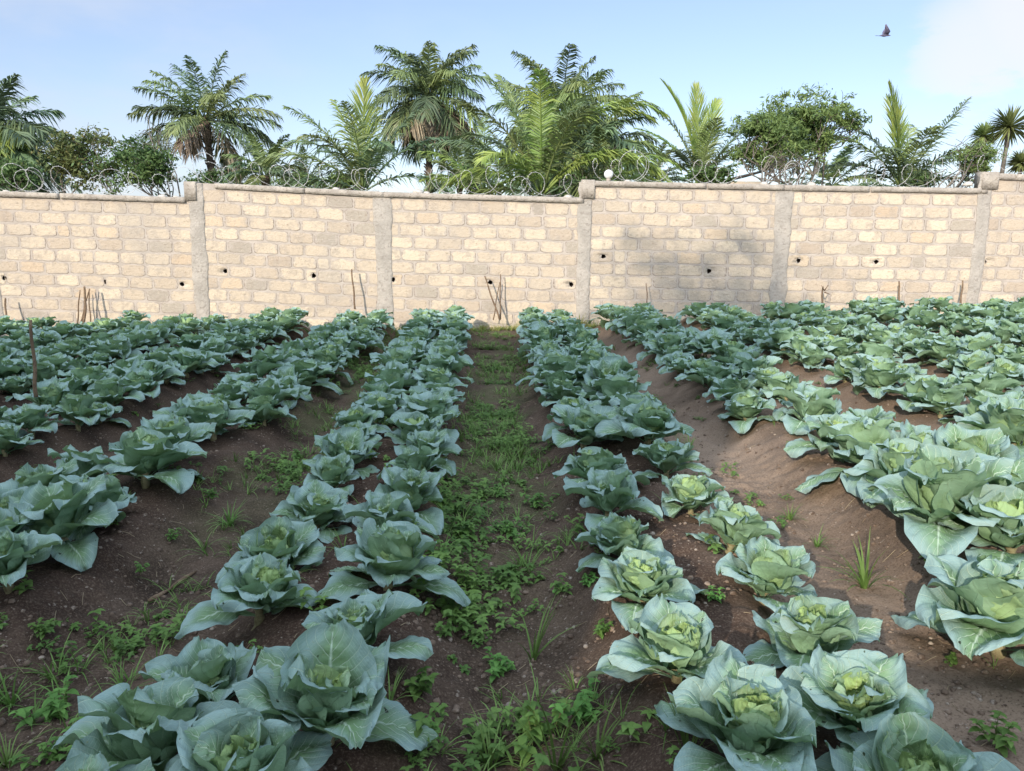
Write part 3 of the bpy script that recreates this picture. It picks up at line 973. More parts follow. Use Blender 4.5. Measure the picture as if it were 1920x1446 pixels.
# clods and pebbles
clod = []
for i in range(4):
    rg = np.random.default_rng(500 + i)
    a = np.linspace(0, 2 * math.pi, 7)[:-1]
    ring = lambda r, z: np.stack([np.cos(a) * r * rg.uniform(0.7, 1.2, 6), np.sin(a) * r * rg.uniform(0.7, 1.2, 6), np.full(6, z)], -1)
    v = np.vstack([ring(0.8, -0.3), ring(1.0, 0.15), ring(0.55, 0.6), [[0, 0, 0.72]]])
    clod.append((v, grid_faces(3, 6, True), np.array([(18, 12 + k, 12 + (k + 1) % 6) for k in range(6)]), {}))
pp = []
while len(pp) < 19000:
    y = 1.1 + 7 * rnd.random() ** 2
    x = rnd.uniform(-0.62, 0.62) * (y + 1.2)
    if vnoise(np.array([x]), np.array([y]), 1.9)[0] > -0.45:
        pp.append((x, y))
mb = MB()
Zc = ground_z(np.array([p[0] for p in pp]), np.array([p[1] for p in pp]))
for (x, y), z in zip(pp, Zc):
    v, f4, f3, at = clod[rnd.randrange(4)]
    s = 0.0025 + 0.012 * rnd.random() ** 3.6
    a = rnd.uniform(0, 6.28)
    mb.add(np.stack([(v[:, 0] * math.cos(a) - v[:, 1] * math.sin(a)) * s + x, (v[:, 0] * math.sin(a) + v[:, 1] * math.cos(a)) * s + y, v[:, 2] * s + z], -1), f4, f3)
tag(mb.build('soil_clods', M['stone'], smooth=False), 'loose clods and small stones lying on the soil', 'clods', kind='stuff')
mb = MB()
for _ in range(900):
    y = 1.1 + 6 * rnd.random() ** 1.6
    x = rnd.uniform(-0.62, 0.62) * (y + 1.0)
    a, L = rnd.uniform(0, 3.14), rnd.uniform(0.015, 0.07)
    pts = []
    for q in (-0.5, 0, 0.5):
        xx, yy = x + math.cos(a) * L * q + rnd.uniform(-.003, .003), y + math.sin(a) * L * q
        pts.append((xx, yy, gz(xx, yy) + 0.004))
    tube(mb, pts, 0.0011, 3, cap=False)
tag(mb.build('dry_straw', M['straw']), 'dry straw and stem bits scattered on the soil', 'straw', kind='stuff')

# ------------------------------------------------------------------ block wall
wall = empty('block_wall', (0, WALL_Y, 0))
tag(wall, 'long garden wall of tan earth blocks with grey pillars and stepped coping', 'wall')
W0 = WALL_Y


def wx(px, py=465):
    return at_y(px, py, WALL_Y).x


def wz(px, py):
    return at_y(px, py, WALL_Y).z


# bays: x0, x1, z of coping top at each end
pil = [wx(374), wx(722), wx(1097), wx(1462), wx(1838)]
bays = [
    (pil[0] - 6.9, pil[0] - 3.45, wz(0, 358) + 0.17, wz(0, 358) + 0.07),
    (pil[0] - 3.45, pil[0], wz(0, 358), wz(360, 371)),
    (pil[0], pil[1], wz(385, 342), wz(712, 360)),
    (pil[1], pil[2], wz(722, 360), wz(1090, 371)),
    (pil[2], pil[3], wz(1105, 339), wz(1462, 347)),
    (pil[3], pil[4], wz(1462, 347), wz(1830, 353)),
    (pil[4], pil[4] + 3.4, wz(1842, 325), wz(1842, 325) - 0.07),
    (pil[4] + 3.4, pil[4] + 6.8, wz(1842, 325) - 0.07, wz(1842, 325) - 0.14)]
holes_px = [(8, 518), (197, 528), (341, 530), (422, 498), (588, 506), (737, 515), (919, 521), (1071, 526), (1131, 492), (1330, 497), (1497, 491), (1643, 491), (1845, 495)]
holes = [(at_y(a, b, WALL_Y).x, at_y(a, b, WALL_Y).z) for a, b in holes_px]
CH, BP, COP = 0.200, 0.415, 0.085
THICK = 0.15


def hole_ring(cx, cz, n=28, r=0.045, seed=0):
    rg = np.random.default_rng(seed)
    a = np.arange(n) * 2 * math.pi / n
    rr = r * (1 + 0.18 * np.sin(a * 2 + rg.uniform(0, 6)) + 0.12 * np.sin(a * 5 + rg.uniform(0, 6)) + 0.08 * rg.uniform(-1, 1, n))
    return np.stack([cx + rr * np.cos(a), cz + rr * np.sin(a)], -1)


def local(o_y):
    return o_y - WALL_Y


for i_, (hx, hz) in enumerate(holes):        # the holes sit in the middle of a course
    for (x0, x1, zl, zr) in bays:
        if x0 < hx < x1:
            c0 = zl + (zr - zl) / (x1 - x0) * (hx - x0) - COP - 0.012 - CH / 2
            holes[i_] = (hx, c0 - round((c0 - hz) / CH) * CH)
for (bi, (x0, x1, zl, zr)) in enumerate(bays):
    sl = (zr - zl) / (x1 - x0)
    top = lambda x: zl + sl * (x - x0)
    zbot = float(slope_z(np.array(x0))) - 0.35
    # mortar core with subdivided, slightly wavy face is kept as a plain slab; blocks stand 4-7 mm proud
    mbk, mcore = MB(), MB()
    my = [(i, h) for i, h in enumerate(holes) if x0 + 0.02 < h[0] < x1 - 0.02]
    pts2 = [Vector((x0, zbot)), Vector((x1, zbot)), Vector((x1, top(x1) - 0.01)), Vector((x0, top(x0) - 0.01))]
    edges = [(0, 1), (1, 2), (2, 3), (3, 0)]
    for (i, (hx, hz)) in my:
        ring = hole_ring(hx, hz, seed=i)
        n0, n = len(pts2), len(ring)
        pts2 += [Vector((float(a_), float(b_))) for a_, b_ in ring]
        edges += [(n0 + k, n0 + (k + 1) % n) for k in range(n)]
    cv, ce, cf = delaunay_2d_cdt(pts2, edges, [], 1, 1e-6)[:3]
    tris = []
    for f in cf:
        cxx, czz = sum(cv[k].x for k in f) / 3, sum(cv[k].y for k in f) / 3
        if all(math.hypot(cxx - hx, czz - hz) > 0.034 for (_, (hx, hz)) in my):
            tris.append(tuple(f))
    mcore.add([(v_.x, 0.0, v_.y) for v_ in cv], None, tris)
    v = []
    for yy in (0.0, THICK):
        v += [(x0, yy, zbot), (x1, yy, zbot), (x1, yy, top(x1) - 0.01), (x0, yy, top(x0) - 0.01)]
    mcore.add(v, [(7, 6, 5, 4), (4, 5, 1, 0), (3, 2, 6, 7), (1, 5, 6, 2), (4, 0, 3, 7)])
    mcore.build('mortar_core', M['mortar'], wall, smooth=False)
    # blocks
    rg = np.random.default_rng(1000 + bi)
    L = x1 - x0
    k = 0
    while True:
        zt = -COP - 0.012 - k * CH       # below coping top
        if top(x0) + zt - CH < zbot + 0.05:
            break
        xx = x0 + 0.11 - (BP * 0.5 if (k + bi) % 2 else 0.0) - rg.uniform(0, 0.10)
        while xx < x1 - 0.09:
            bw = BP + rg.uniform(-0.02, 0.015)
            if rg.random() < 0.04:
                bw *= 0.5
            a, b = max(xx + 0.010, x0 + 0.09), min(xx + bw - 0.010, x1 - 0.09)
            xx += bw
            if b - a < 0.06:
                continue
            mtr = rg.uniform(0.007, 0.014)
            cxm, czm = (a + b) / 2, zt - CH / 2 + rg.uniform(-0.004, 0.004)
            hw, hh = (b - a) / 2, CH / 2 - mtr
            nb = 28
            edv, rimv = [], []
            # rounded rectangle outline with rough edges
            an = np.arange(nb) * 2 * math.pi / nb
            # superellipse radial distance
            ca, sa = np.cos(an), np.sin(an)
            q = rg.uniform(9.0, 20.0)
            rad = 1.0 / ((np.abs(ca) ** q + np.abs(sa) ** q) ** (1 / q))
            ox, oz = rad * ca * hw, rad * sa * hh
            jx = np.convolve(np.tile(rg.normal(0, 0.0075, nb), 3), [.25, .5, .25], 'same')[nb:2 * nb]
            jz = np.convolve(np.tile(rg.normal(0, 0.0065, nb), 3), [.25, .5, .25], 'same')[nb:2 * nb]
            ox, oz = ox + jx, oz + jz
            proud = rg.uniform(0.0015, 0.0045)
            hol = [(i, h) for i, h in enumerate(holes) if abs(h[0] - cxm) < hw - 0.0 and abs(h[1] - (top(cxm) + czm)) < hh + 0.0]
            near_h = [(i, h) for i, h in enumerate(holes) if abs(h[0] - cxm) < hw + 0.045 and abs(h[1] - (top(cxm) + czm)) < hh + 0.045]
            if near_h:
                i, h = near_h[0]
                hz_ = h[1] - (top(cxm) + czm)
                inx = hole_ring(h[0] - cxm, hz_, nb, seed=i)
                # clamp hole ring inside the block
                ix = np.clip(inx[:, 0], -hw * 0.93, hw * 0.93)
                iz = np.clip(inx[:, 1], -hh * 0.90, hh * 0.90)
                if not hol:
                    ix = iz = None
            else:
                ix = iz = None
            rings = []
            yl = []
            if ix is None:
                fr = [0.30, 0.62, 0.90, 0.975, 1.0]
                base = (np.zeros(nb), np.zeros(nb))
            else:
                fr = [0.0, 0.45, 0.85, 0.97, 1.0]
                base = (ix, iz)
            for f in fr:
                rx = base[0] * (1 - f) + ox * f
                rz = base[1] * (1 - f) + oz * f
                yy = -proud * (1.0 if f < 0.95 else (0.75 if f < 0.99 else -0.5)) + rg.normal(0, 0.0010, nb) * (f < 0.95)
                rings.append((rx, rz, np.broadcast_to(yy, (nb,)).copy()))
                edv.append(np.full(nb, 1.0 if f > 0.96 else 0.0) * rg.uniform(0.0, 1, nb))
                rimv.append(np.full(nb, f))
            if ix is not None:
                # throat of the hole
                rings.insert(0, (ix, iz, np.full(nb, 0.02)))
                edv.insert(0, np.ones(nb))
                rimv.insert(0, np.zeros(nb))
            V, nr = [], len(rings)
            for rx, rz, yy in rings:
                X = cxm + rx
                V.append(np.stack([X, yy, top(X) + czm + rz], -1))
            V = np.concatenate(V)
            f4 = grid_faces(nr, nb, True)
            f3 = None
            if ix is None:
                V = np.vstack([V, [cxm, -proud, top(cxm) + czm]])
                edv.append(np.zeros(1))
                rimv.append(np.zeros(1))
                f3 = [(nr * nb, j, (j + 1) % nb) for j in range(nb)]
            # stained band and per block tone
            tone = float(np.clip(rg.normal(0.55, 0.24), 0, 1))
            hue = rg.random()
            if bi >= 4 and rg.random() < 0.09:
                hue = 0.86 + 0.1 * rg.random()
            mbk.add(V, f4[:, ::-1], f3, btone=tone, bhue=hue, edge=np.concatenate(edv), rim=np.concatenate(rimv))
        k += 1
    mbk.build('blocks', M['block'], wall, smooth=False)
    # hole linings
    for (i, (hx, hz)) in my:
        ring = hole_ring(hx, hz, seed=i)
        n = len(ring)
        V = []
        for yy, s in ((0.004, 0.985), (0.05, 0.93), (0.10, 0.8)):
            V.append(np.stack([hx + (ring[:, 0] - hx) * s, np.full(n, yy), hz + (ring[:, 1] - hz) * s], -1))
        V.append(np.array([[hx, 0.105, hz]]))
        hb = MB().add(np.concatenate(V), grid_faces(3, n, True), [(3 * n, 2 * n + k_, 2 * n + (k_ + 1) % n) for k_ in range(n)])
        hb.build('weep_hole', M['hole'], wall)


def rough_beam(mb, x0, x1, ztf, h, y0, y1, jit=0.004, gap=None, seed=0, step=0.05):
    """cement beam along x; ztf(x) is its top"""
    rg = np.random.default_rng(seed)
    n = max(3, int((x1 - x0) / step))
    X = np.linspace(x0, x1, n)
    prof = [(y0, -h), (y0, -h * 0.5), (y0 + 0.004, -0.012), (y0 + 0.016, 0), ((y0 + y1) / 2, 0.004), (y1 - 0.014, 0), (y1, -0.014), (y1, -h)]
    P = []
    for q, (yy, dz) in enumerate(prof):
        nz = vnoise(X, X * 0 + q * 3.1 + seed, 6.0) * jit + rg.normal(0, jit * 0.4, n)
        ny = vnoise(X, X * 0 + q * 5.7 + seed + 40, 5.0) * jit
        P.append(np.stack([X, yy + ny, np.array([ztf(a) for a in X]) + dz + nz], -1))
    P = np.stack(P, 1)            # n x prof
    m = len(prof)
    V = P.reshape(-1, 3)
    f4 = grid_faces(n, m, True)
    c0, c1 = len(V), len(V) + 1
    V = np.vstack([V, P[0].mean(0), P[-1].mean(0)])
    f3 = [(c0, (k_ + 1) % m, k_) for k_ in range(m)] + [(c1, (n - 1) * m + k_, (n - 1) * m + (k_ + 1) % m) for k_ in range(m)]
    mb.add(V, f4, f3)


# coping pieces
pieces = []
for bi, (x0, x1, zl, zr) in enumerate(bays):
    segs = [(0.0, 1.0)]
    if bi == 1:
        segs = [(0.0, 0.356), (0.366, 0.95)]
    if bi == 2:
        segs = [(0.105, 0.58), (0.583, 1.0)]
    if bi == 4:
        segs = [(0.0, 0.605), (0.612, 1.0)]
    if bi == 5:
        segs = [(0.0, 0.42), (0.428, 1.0)]
    for si, (a, b) in enumerate(segs):
        xa, xb = x0 + (x1 - x0) * a, x0 + (x1 - x0) * b
        if bi == 3:
            xb -= 0.04
        mb = MB()
        rough_beam(mb, xa + 0.002, xb - 0.002, lambda x, x0=x0, x1=x1, zl=zl, zr=zr: zl + (zr - zl) * (x - x0) / (x1 - x0), COP + (0.0 if bi != 6 else 0.01), -0.036, THICK + 0.04, seed=bi * 3 + si)
        mb.build('coping', M['coping'], wall, smooth=False)

# pillars
for pi_, (px_t, px_b, zt, wd) in enumerate([
        (wx(366, 400), wx(381, 560), wz(375, 342) - 0.02, 0.26), (wx(716, 400), wx(724, 560), wz(716, 360) - 0.07, 0.29),
        (wx(1097, 400), wx(1092, 560), wz(1100, 339) - 0.02, 0.23), (wx(1470, 400), wx(1456, 560), wz(1462, 347) - 0.075, 0.27),
        (wx(1843, 400), wx(1822, 560), wz(1845, 325) - 0.02, 0.22), (pil[0] - 3.45, pil[0] - 3.45, wz(0, 358) - 0.07, 0.26), (pil[4] + 3.4, pil[4] + 3.4, wz(1842, 325) - 0.15, 0.26)]):
    rg = np.random.default_rng(70 + pi_)
    zb = -0.5
    n = 110
    Z = np.linspace(zb, zt, n)
    mb = MB()
    xc_ = (px_t + px_b) / 2
    el = wd / 2 * (0.98 + 0.16 * vnoise(Z, Z * 0 + pi_ * 9, 2.6) + 0.12 * vnoise(Z, Z * 0 + pi_ * 9 + 3, 11.0))
    er = wd / 2 * (0.98 + 0.16 * vnoise(Z, Z * 0 + pi_ * 9 + 50, 2.6) + 0.12 * vnoise(Z, Z * 0 + pi_ * 9 + 31, 11.0))
    cols = []
    for f, yy in ((-1.0, 0.004), (-0.97, -0.010), (-0.8, -0.016), (-0.4, -0.018), (0, -0.019), (0.4, -0.018), (0.8, -0.016), (0.97, -0.010), (1.0, 0.004)):
        X = xc_ + (el if f < 0 else er) * f
        cols.append(np.stack([X, np.full(n, yy) + 0.004 * vnoise(X * 1.0, Z, 6.0) * (abs(f) < 0.99), Z], -1))
    X0 = np.stack(cols, 1)
    mb.add(X0.reshape(-1, 3), grid_faces(n, 9))
    # top face and back core
    box(mb, xc_ - wd / 2 + 0.04, xc_ + wd / 2 - 0.04, 0.002, THICK + 0.03, zb, zt - 0.004)
    mb.build('pillar', M['concrete'], wall)
# taller caps where the wall steps up
for pi_, (xa, xb, zt, h) in enumerate([(wx(354), wx(376), wz(380, 341), 0.30), (wx(1088), wx(1112), wz(1100, 338), 0.29), (wx(1826), wx(1856), wz(1840, 323), 0.27)]):
    mb = MB()
    rough_beam(mb, xa, xb, lambda x: zt + 0.004, h, -0.040, THICK + 0.044, 0.005, seed=90 + pi_, step=0.02)
    mb.build('pillar_cap', M['coping'], wall, smooth=False)

# lumps of cement on the coping
for q, (px, py, s) in enumerate([(12, 357, .07), (304, 365, .07), (330, 367, .06), (630, 351, .06), (783, 357, .09), (800, 358, .05), (1065, 366, .07), (1176, 337, .06), (1432, 341, .07), (1522, 343, .08), (1815, 342, .08), (1865, 322, .07)]):
    p = at_y(px, py + 2, WALL_Y + 0.05)
    rg = np.random.default_rng(q)
    nu_, nv_ = 7, 10
    th_ = np.linspace(0, math.pi * 0.62, nu_)
    V = []
    for a in th_:
        for b in range(nv_):
            r_ = 1 + rg.uniform(-0.18, 0.18)
            V.append((math.sin(a) * math.cos(b * 6.283 / nv_) * r_ * s, math.sin(a) * math.sin(b * 6.283 / nv_) * r_ * s * 0.8, math.cos(a) * s * 0.55 * r_))
    o = MB().add(V, grid_faces(nu_, nv_, True)).build('cement_lump', M['lump'], wall, loc=(p.x, 0.05, p.z - 0.02))

# ------------------------------------------------------------------ razor wire
wire_spans = [(-30, 356, lambda x: 357 + (x) * 0.036, 'left of the first step'), (362, 712, lambda x: 342 + (x - 362) * 0.05, 'above the second bay'),
              (700, 1086, lambda x: 359 + (x - 712) * 0.03, 'above the middle bay'), (1100, 1462, lambda x: 338 + (x - 1100) * 0.025, 'behind the white globe'),
              (1455, 1832, lambda x: 347 + (x - 1462) * 0.017, 'right of the fourth pillar'), (1835, 2000, lambda x: 325, 'over the rightmost raised bay')]
for wi, (pa, pb, yf, lab) in enumerate(wire_spans):
    xa, xb = wx(pa, 360), wx(pb, 360)
    rg = np.random.default_rng(800 + wi)
    pitch = 0.29
    n = max(2, int((xb - xa) / pitch))
    N = n * 26
    tt = np.linspace(0, n * 2 * math.pi, N)
    rr = 0.180 * (1 + 0.20 * np.sin(tt * 0.31 + wi) + 0.14 * np.sin(tt * 0.13 + 2 * wi))
    X = xa + (xb - xa) * tt / tt[-1] + rr * np.cos(tt) + 0.14 * np.sin(tt * 0.23 + wi * 2) + 0.05 * np.sin(tt * 0.61)
    Yv = 0.06 + 0.10 * np.cos(tt + 0.8) + 0.03 * np.sin(tt * 0.21)
    basez = np.array([wz(960 + x * FPX / WALL_Y, yf(960 + x * FPX / WALL_Y)) for x in X])
    Zv = basez + 0.01 + rr * 0.96 + rr * np.sin(tt) * (0.97 + 0.06 * np.sin(tt * 0.5))
    e = empty('razor_wire', (0, WALL_Y, 0))
    tag(e, f'coil of silver razor wire on the wall top {lab}', 'razor wire', 'razor wire coils on the wall')
    pts = np.stack([X, Yv, Zv], -1)
    mb = MB()
    tube(mb, pts, 0.0031, 4)
    mb.build('coil', M['metal'], e)
    mb = MB()
    T = np.gradient(pts, axis=0)
    T /= np.linalg.norm(T, axis=1)[:, None]
    for k in range(0, N, 2):
        p, tg = pts[k], T[k]
        s1 = np.cross(tg, [0.1, 1, 0.2])
        s1 /= np.linalg.norm(s1)
        s2 = np.cross(tg, s1)
        for sgn in (1, -1):
            c_ = p + tg * 0.012 * sgn
            mb.add([c_ - tg * 0.006 - s2 * 0.001, c_ + tg * 0.006 - s2 * 0.001, p + s1 * 0.016 * sgn + tg * 0.018 * sgn], None, [(0, 1, 2)])
    mb.build('barbs', M['metal'], e, smooth=False)['kind'] = 'stuff'

# globe lamp on the wall
p = at_y(1141, 329, WALL_Y + 0.05)
gl = empty('globe_lamp', (p.x, WALL_Y + 0.05, wz(1141, 339)))
tag(gl, 'small white globe lamp standing on the coping beside the step', 'lamp')
mb = MB()
th_ = np.linspace(0.02, math.pi - 0.02, 16)
V = [(math.sin(a) * math.cos(b * math.tau / 24) * 0.072, math.sin(a) * math.sin(b * math.tau / 24) * 0.072, 0.105 - math.cos(a) * 0.072) for a in th_ for b in range(24)]
mb.add(V, grid_faces(16, 24, True))
mb.build('globe', M['white'], gl)
mb = MB()
tube(mb, [(0, 0, -0.01), (0, 0, 0.02), (0, 0, 0.045)], [0.042, 0.038, 0.03], 14)
mb.build('base', M['coping'], gl)


# ------------------------------------------------------------------ stakes
def stake(pts_px, depth, r, label, group='wooden stakes standing before the wall', name='wooden_stake', extra=None):
    P = [at_y(a, b, depth) for a, b in pts_px]
    n = 12
    P = np.array([tuple(q) for q in P])
    tt = np.linspace(0, len(P) - 1, n)
    pts = np.stack([np.interp(tt, np.arange(len(P)), P[:, i]) for i in range(3)], -1)
    org = pts[0].copy()
    org[2] = min(pts[:, 2])
    pts = pts - org
    pts[:, 0] += 0.006 * np.sin(np.linspace(0, 9, n) + org[0])
    pts[:, 1] += np.linspace(0, 0.10, n) * (1 if depth > 5 else 0)
    mb = MB()
    tube(mb, pts, np.linspace(r * 1.15, r * 0.8, n), 7)
    if extra:
        for ex in extra:
            q = [np.array(tuple(at_y(a, b, depth))) - org for a, b in ex]
            tube(mb, q, np.linspace(r * 0.7, r * 0.3, len(q)), 5)
    o = mb.build(name, M['wood'], None, loc=tuple(org))
    tag(o, label, 'stake', group)
    return o


stake([(68, 745), (64, 690), (58, 600)], 4.9, 0.0115, 'tall dark stake among the cabbages at the left edge')
stake([(12, 612), (2, 560)], 12.5, 0.016, 'stake leaning at the very left edge before the wall')
stake([(145, 610), (143, 545)], 12.50, 0.011, 'leftmost stick of the bundle before the left bay')
stake([(155, 612), (158, 575), (151, 538)], 12.42, 0.019, 'thick middle stick of the bundle before the left bay')
stake([(150, 612), (161, 542)], 12.55, 0.012, 'thin crossing stick of the bundle before the left bay')
stake([(170, 610), (160, 545)], 12.60, 0.010, 'rightmost stick of the bundle before the left bay')
stake([(666, 580), (657, 505)], 12.5, 0.014, 'single thin stake before the second bay')
stake([(937, 600), (908, 518)], 12.45, 0.013, 'left leaning stake of the crossed group in the middle bay')
stake([(938, 600), (938, 515)], 12.55, 0.011, 'upright stake of the crossed group in the middle bay')
stake([(925, 600), (936, 530)], 12.60, 0.009, 'thinnest stake of the crossed group in the middle bay')
stake([(1214, 585), (1214, 532)], 12.5, 0.009, 'short thin stake right of the tallest middle step')
stake([(1541, 585), (1547, 538)], 12.4, 0.016, 'forked stake with twigs before the fifth bay', extra=[[(1546, 545), (1540, 535)], [(1546, 545), (1553, 534)], [(1546, 548), (1556, 552)]])
stake([(1687, 585), (1691, 528)], 12.5, 0.015, 'straight stake before the middle of the fifth bay')
stake([(1800, 580), (1812, 527)], 12.5, 0.015, 'stake leaning right beside the rightmost pillar')
# lying branch
A_, B_ = at_z(275, 1085, 0.05), at_z(362, 1020, 0.08)
mb = MB()
n = 12
tt = np.linspace(0, 1, n)
px_ = A_.x + (B_.x - A_.x) * tt + 0.008 * np.sin(tt * 7)
py_ = A_.y + (B_.y - A_.y) * tt
tube(mb, np.stack([px_ - A_.x, py_ - A_.y, ground_z(px_, py_) + 0.010 - gz(A_.x, A_.y)], -1), 0.008 + 0.003 * np.sin(tt * 11), 7)
o = mb.build('fallen_branch', M['wood'], None, loc=(A_.x, A_.y, gz(A_.x, A_.y)))
tag(o, 'short dark branch lying on the soil of the left path', 'branch')

# ------------------------------------------------------------------ palms
def frond_mesh(L, e0, bend, seed, leafL, npair=42, wid=0.045, fluff=0.3, droop=0.8, start=0.14, sweep=0.42):
    """frond in its own frame: grows along +x, up is z"""
    rg = np.random.default_rng(seed)
    n = 24
    s = np.linspace(0, 1, n)
    e = e0 - bend * s ** 1.35
    dx = np.cos(e) * L / (n - 1)
    dz = np.sin(e) * L / (n - 1)
    X = np.concatenate([[0], np.cumsum(dx[1:])])
    Z = np.concatenate([[0], np.cumsum(dz[1:])])
    sidebend = rg.uniform(-0.25, 0.25)
    Yb = sidebend * L * 0.35 * s ** 2
    lm, rm = MB(), MB()
    tube(rm, np.stack([X, Yb, Z], -1), np.linspace(0.045, 0.008, n) * (L / 4), 4)
    ss = np.linspace(start, 0.995, npair)
    for sgn in (1, -1):
        for k, q in enumerate(ss):
            q = min(0.999, max(0.0, q + rg.uniform(-0.006, 0.006)))
            p = np.array([np.interp(q, s, X), np.interp(q, s, Yb), np.interp(q, s, Z)])
            ee = np.interp(q, s, e)
            T = np.array([math.cos(ee), 0, math.sin(ee)])
            N = np.array([-math.sin(ee), 0, math.cos(ee)])
            S = np.array([0, sgn, 0.0])
            ll = leafL * (math.sin(math.pi * min(1, (q - start) / (1 - start) * 0.80 + 0.16)) ** 0.7) * rg.uniform(0.85, 1.1)
            sw = sweep + 0.50 * q + rg.uniform(-0.12, 0.12)
            el = rg.uniform(-fluff, fluff) + 0.25
            d = T * math.sin(sw) + (S * math.cos(el) + N * math.sin(el)) * math.cos(sw)
            d /= np.linalg.norm(d)
            g = np.array([0, 0, -1.0]) * droop * rg.uniform(0.7, 1.4)
            p1 = p + d * ll * 0.5 + g * ll * 0.14
            p2 = p + d * ll * 0.88 + g * ll * 0.50
            wv_ = np.cross(d, N)
            wv_ /= np.linalg.norm(wv_) + 1e-9
            wv_ = wv_ * math.cos(0.6) + N * math.sin(rg.uniform(-0.9, 0.9))
            w_ = wid * 0.5
            lm.add([p - wv_ * w_ * 0.5, p + wv_ * w_ * 0.5, p1 + wv_ * w_, p1 - wv_ * w_, p2 + wv_ * w_ * 0.15, p2 - wv_ * w_ * 0.15], [(0, 1, 2, 3), (3, 2, 4, 5)])
    nl = lm.n
    v1, f1, _, _ = lm.arrays()
    v2, f2, f3, _ = rm.arrays()
    return (v1, f1), (v2, f2, f3)


def palm(name, px, py, depth, trunk, fronds, label, group=None, seed=0, cat='palm tree', leafL=0.75, npair=40, wid=0.05, fluff=0.35, droop=0.8, trunk_r=0.22, base_px=None, dead_skirt=0):
    """px,py: pixel of the crown's heart; fronds: (azimuth deg [0=right,90=away,180=left,270=to camera], start elevation deg, bend deg, length m, material)"""
    c = at_y(px, py, depth)
    zg = float(slope_z(np.array(c.x)))
    bx = at_y(base_px, py, depth).x - c.x if base_px else 0.0
    root = empty(name, (c.x + bx, depth, zg))
    tag(root, label, cat, group)
    h = c.z - zg
    if name == 'oil_palm' and trunk == 'boots':
        fluff, leafL, npair, wid, droop = 0.5, leafL * 1.22, 36, 0.085, 1.1
    mb = MB()
    n = 26
    tt = np.linspace(0, 1, n)
    r_ = trunk_r * (1.12 - 0.25 * tt) * (1 + 0.10 * np.sin(tt * h * 9))
    r_[-3:] *= 1.35
    tube(mb, np.stack([-bx * tt ** 1.4, 0.03 * h * 0 * tt, h * tt], -1), r_, 10)
    # boots: stubs of old frond bases
    rg = np.random.default_rng(seed + 5)
    if trunk == 'boots':
        for k in range(90):
            f = rg.uniform(0.25, 1.0)
            a = rg.uniform(0, 6.28)
            p = np.array([-bx * f ** 1.4, 0, h * f])
            d = np.array([math.cos(a), math.sin(a), 0.9])
            tube(mb, [p + d * trunk_r * 0.7, p + d * trunk_r * 1.5], [0.06, 0.03], 4)
    mb.build('trunk', M['palm_bark'], root)
    top = Vector((-bx, 0, h))
    for k, fr in enumerate(fronds):
        az, e0, bend, L, mt = fr[:5]
        if trunk == 'plain' and py > 346:
            L *= 1.16
        spear = mt == 'palm_lime' and e0 > 76 and bend < 40
        (v1, f1), (v2, f2, f3) = frond_mesh(L, R(e0), R(bend), seed * 100 + k, leafL * (1.5 if spear else 1.1) * (0.6 + 0.4 * L / 4), int(npair * 1.4), wid, fluff, droop * (1.5 if mt == 'palm_dead' else (0.3 if spear else 1)), sweep=0.85 if spear else 0.42)
        a = R(az)
        rot = np.array([[math.cos(a), -math.sin(a), 0], [math.sin(a), math.cos(a), 0], [0, 0, 1]])
        off = np.array([math.cos(a), math.sin(a), 0]) * trunk_r * 0.6 + np.array([0, 0, 0.25 * (e0 / 90)])
        me = MB().add(v1 @ rot.T + off, f1).add(v2 @ rot.T + off, f2, f3).mesh('frond', M[mt], smooth=False)
        o = link('frond', me, root, tuple(top))
        if mt == 'palm_dead':
            o['label'] = 'dead brown hanging frond'
        elif mt == 'palm_lime':
            o['label'] = 'bright yellow-green frond'
    return root


def auto_fronds(seed, n, L, emin=-25, emax=85, mats=('palm_green', 'palm_dark'), bend=(70, 110), dead=0, lime=0):
    rg = np.random.default_rng(seed)
    out = []
    for k in range(n):
        f = (k + 0.5) / n
        e = emax + (emin - emax) * f ** 0.9
        az = (k * 137.5 + rg.uniform(-15, 15)) % 360
        mt = mats[int(rg.random() < 0.45)]
        if lime and rg.random() < lime:
            mt = 'palm_lime'
        out.append((az, e + rg.uniform(-6, 6), rg.uniform(*bend) * (0.55 + 0.45 * f), L * rg.uniform(0.85, 1.08) * (0.85 + 0.15 * f), mt))
    for k in range(dead):
        out.append((k * 360 / dead + rg.uniform(-15, 15), rg.uniform(-45, -5), rg.uniform(30, 60), L * rg.uniform(0.6, 0.85), 'palm_dead'))
    return out


# tall oil palm (centre left)
palm('oil_palm', 803, 186, 45, 'boots', auto_fronds(1, 38, 4.0, -35, 84, bend=(65, 95), dead=11) + [(95, 80, 45, 3.8, 'palm_green'), (150, 72, 60, 4.1, 'palm_green'), (30, 70, 60, 4.1, 'palm_dark')],
     'tallest oil palm with a skirt of dead brown fronds, left of centre', seed=1, leafL=0.95, npair=46, wid=0.075, trunk_r=0.20)
palm('oil_palm', 386, 228, 42, 'boots', auto_fronds(2, 22, 4.1, -18, 80, bend=(38, 70), dead=3) + [(180, 22, 40, 3.9, 'palm_green'), (0, 28, 55, 3.9, 'palm_green'), (175, 40, 35, 4.0, 'palm_dark'), (8, 5, 55, 3.7, 'palm_dark')],
     'oil palm with open star-shaped crown on the left', seed=2, leafL=0.85, npair=46, wid=0.07, trunk_r=0.19, base_px=396)
# far left edge palm
palm('oil_palm', -22, 268, 32, 'boots', auto_fronds(3, 44, 3.5, -40, 80, mats=('palm_dark', 'palm_dark'), bend=(65, 105)) + [(310, 18, 75, 2.6, 'palm_lime'), (325, 30, 80, 2.4, 'palm_lime')],
     'dark oil palm cut by the left edge with one yellow frond', seed=3, leafL=0.9, npair=42, wid=0.07, trunk_r=0.26)
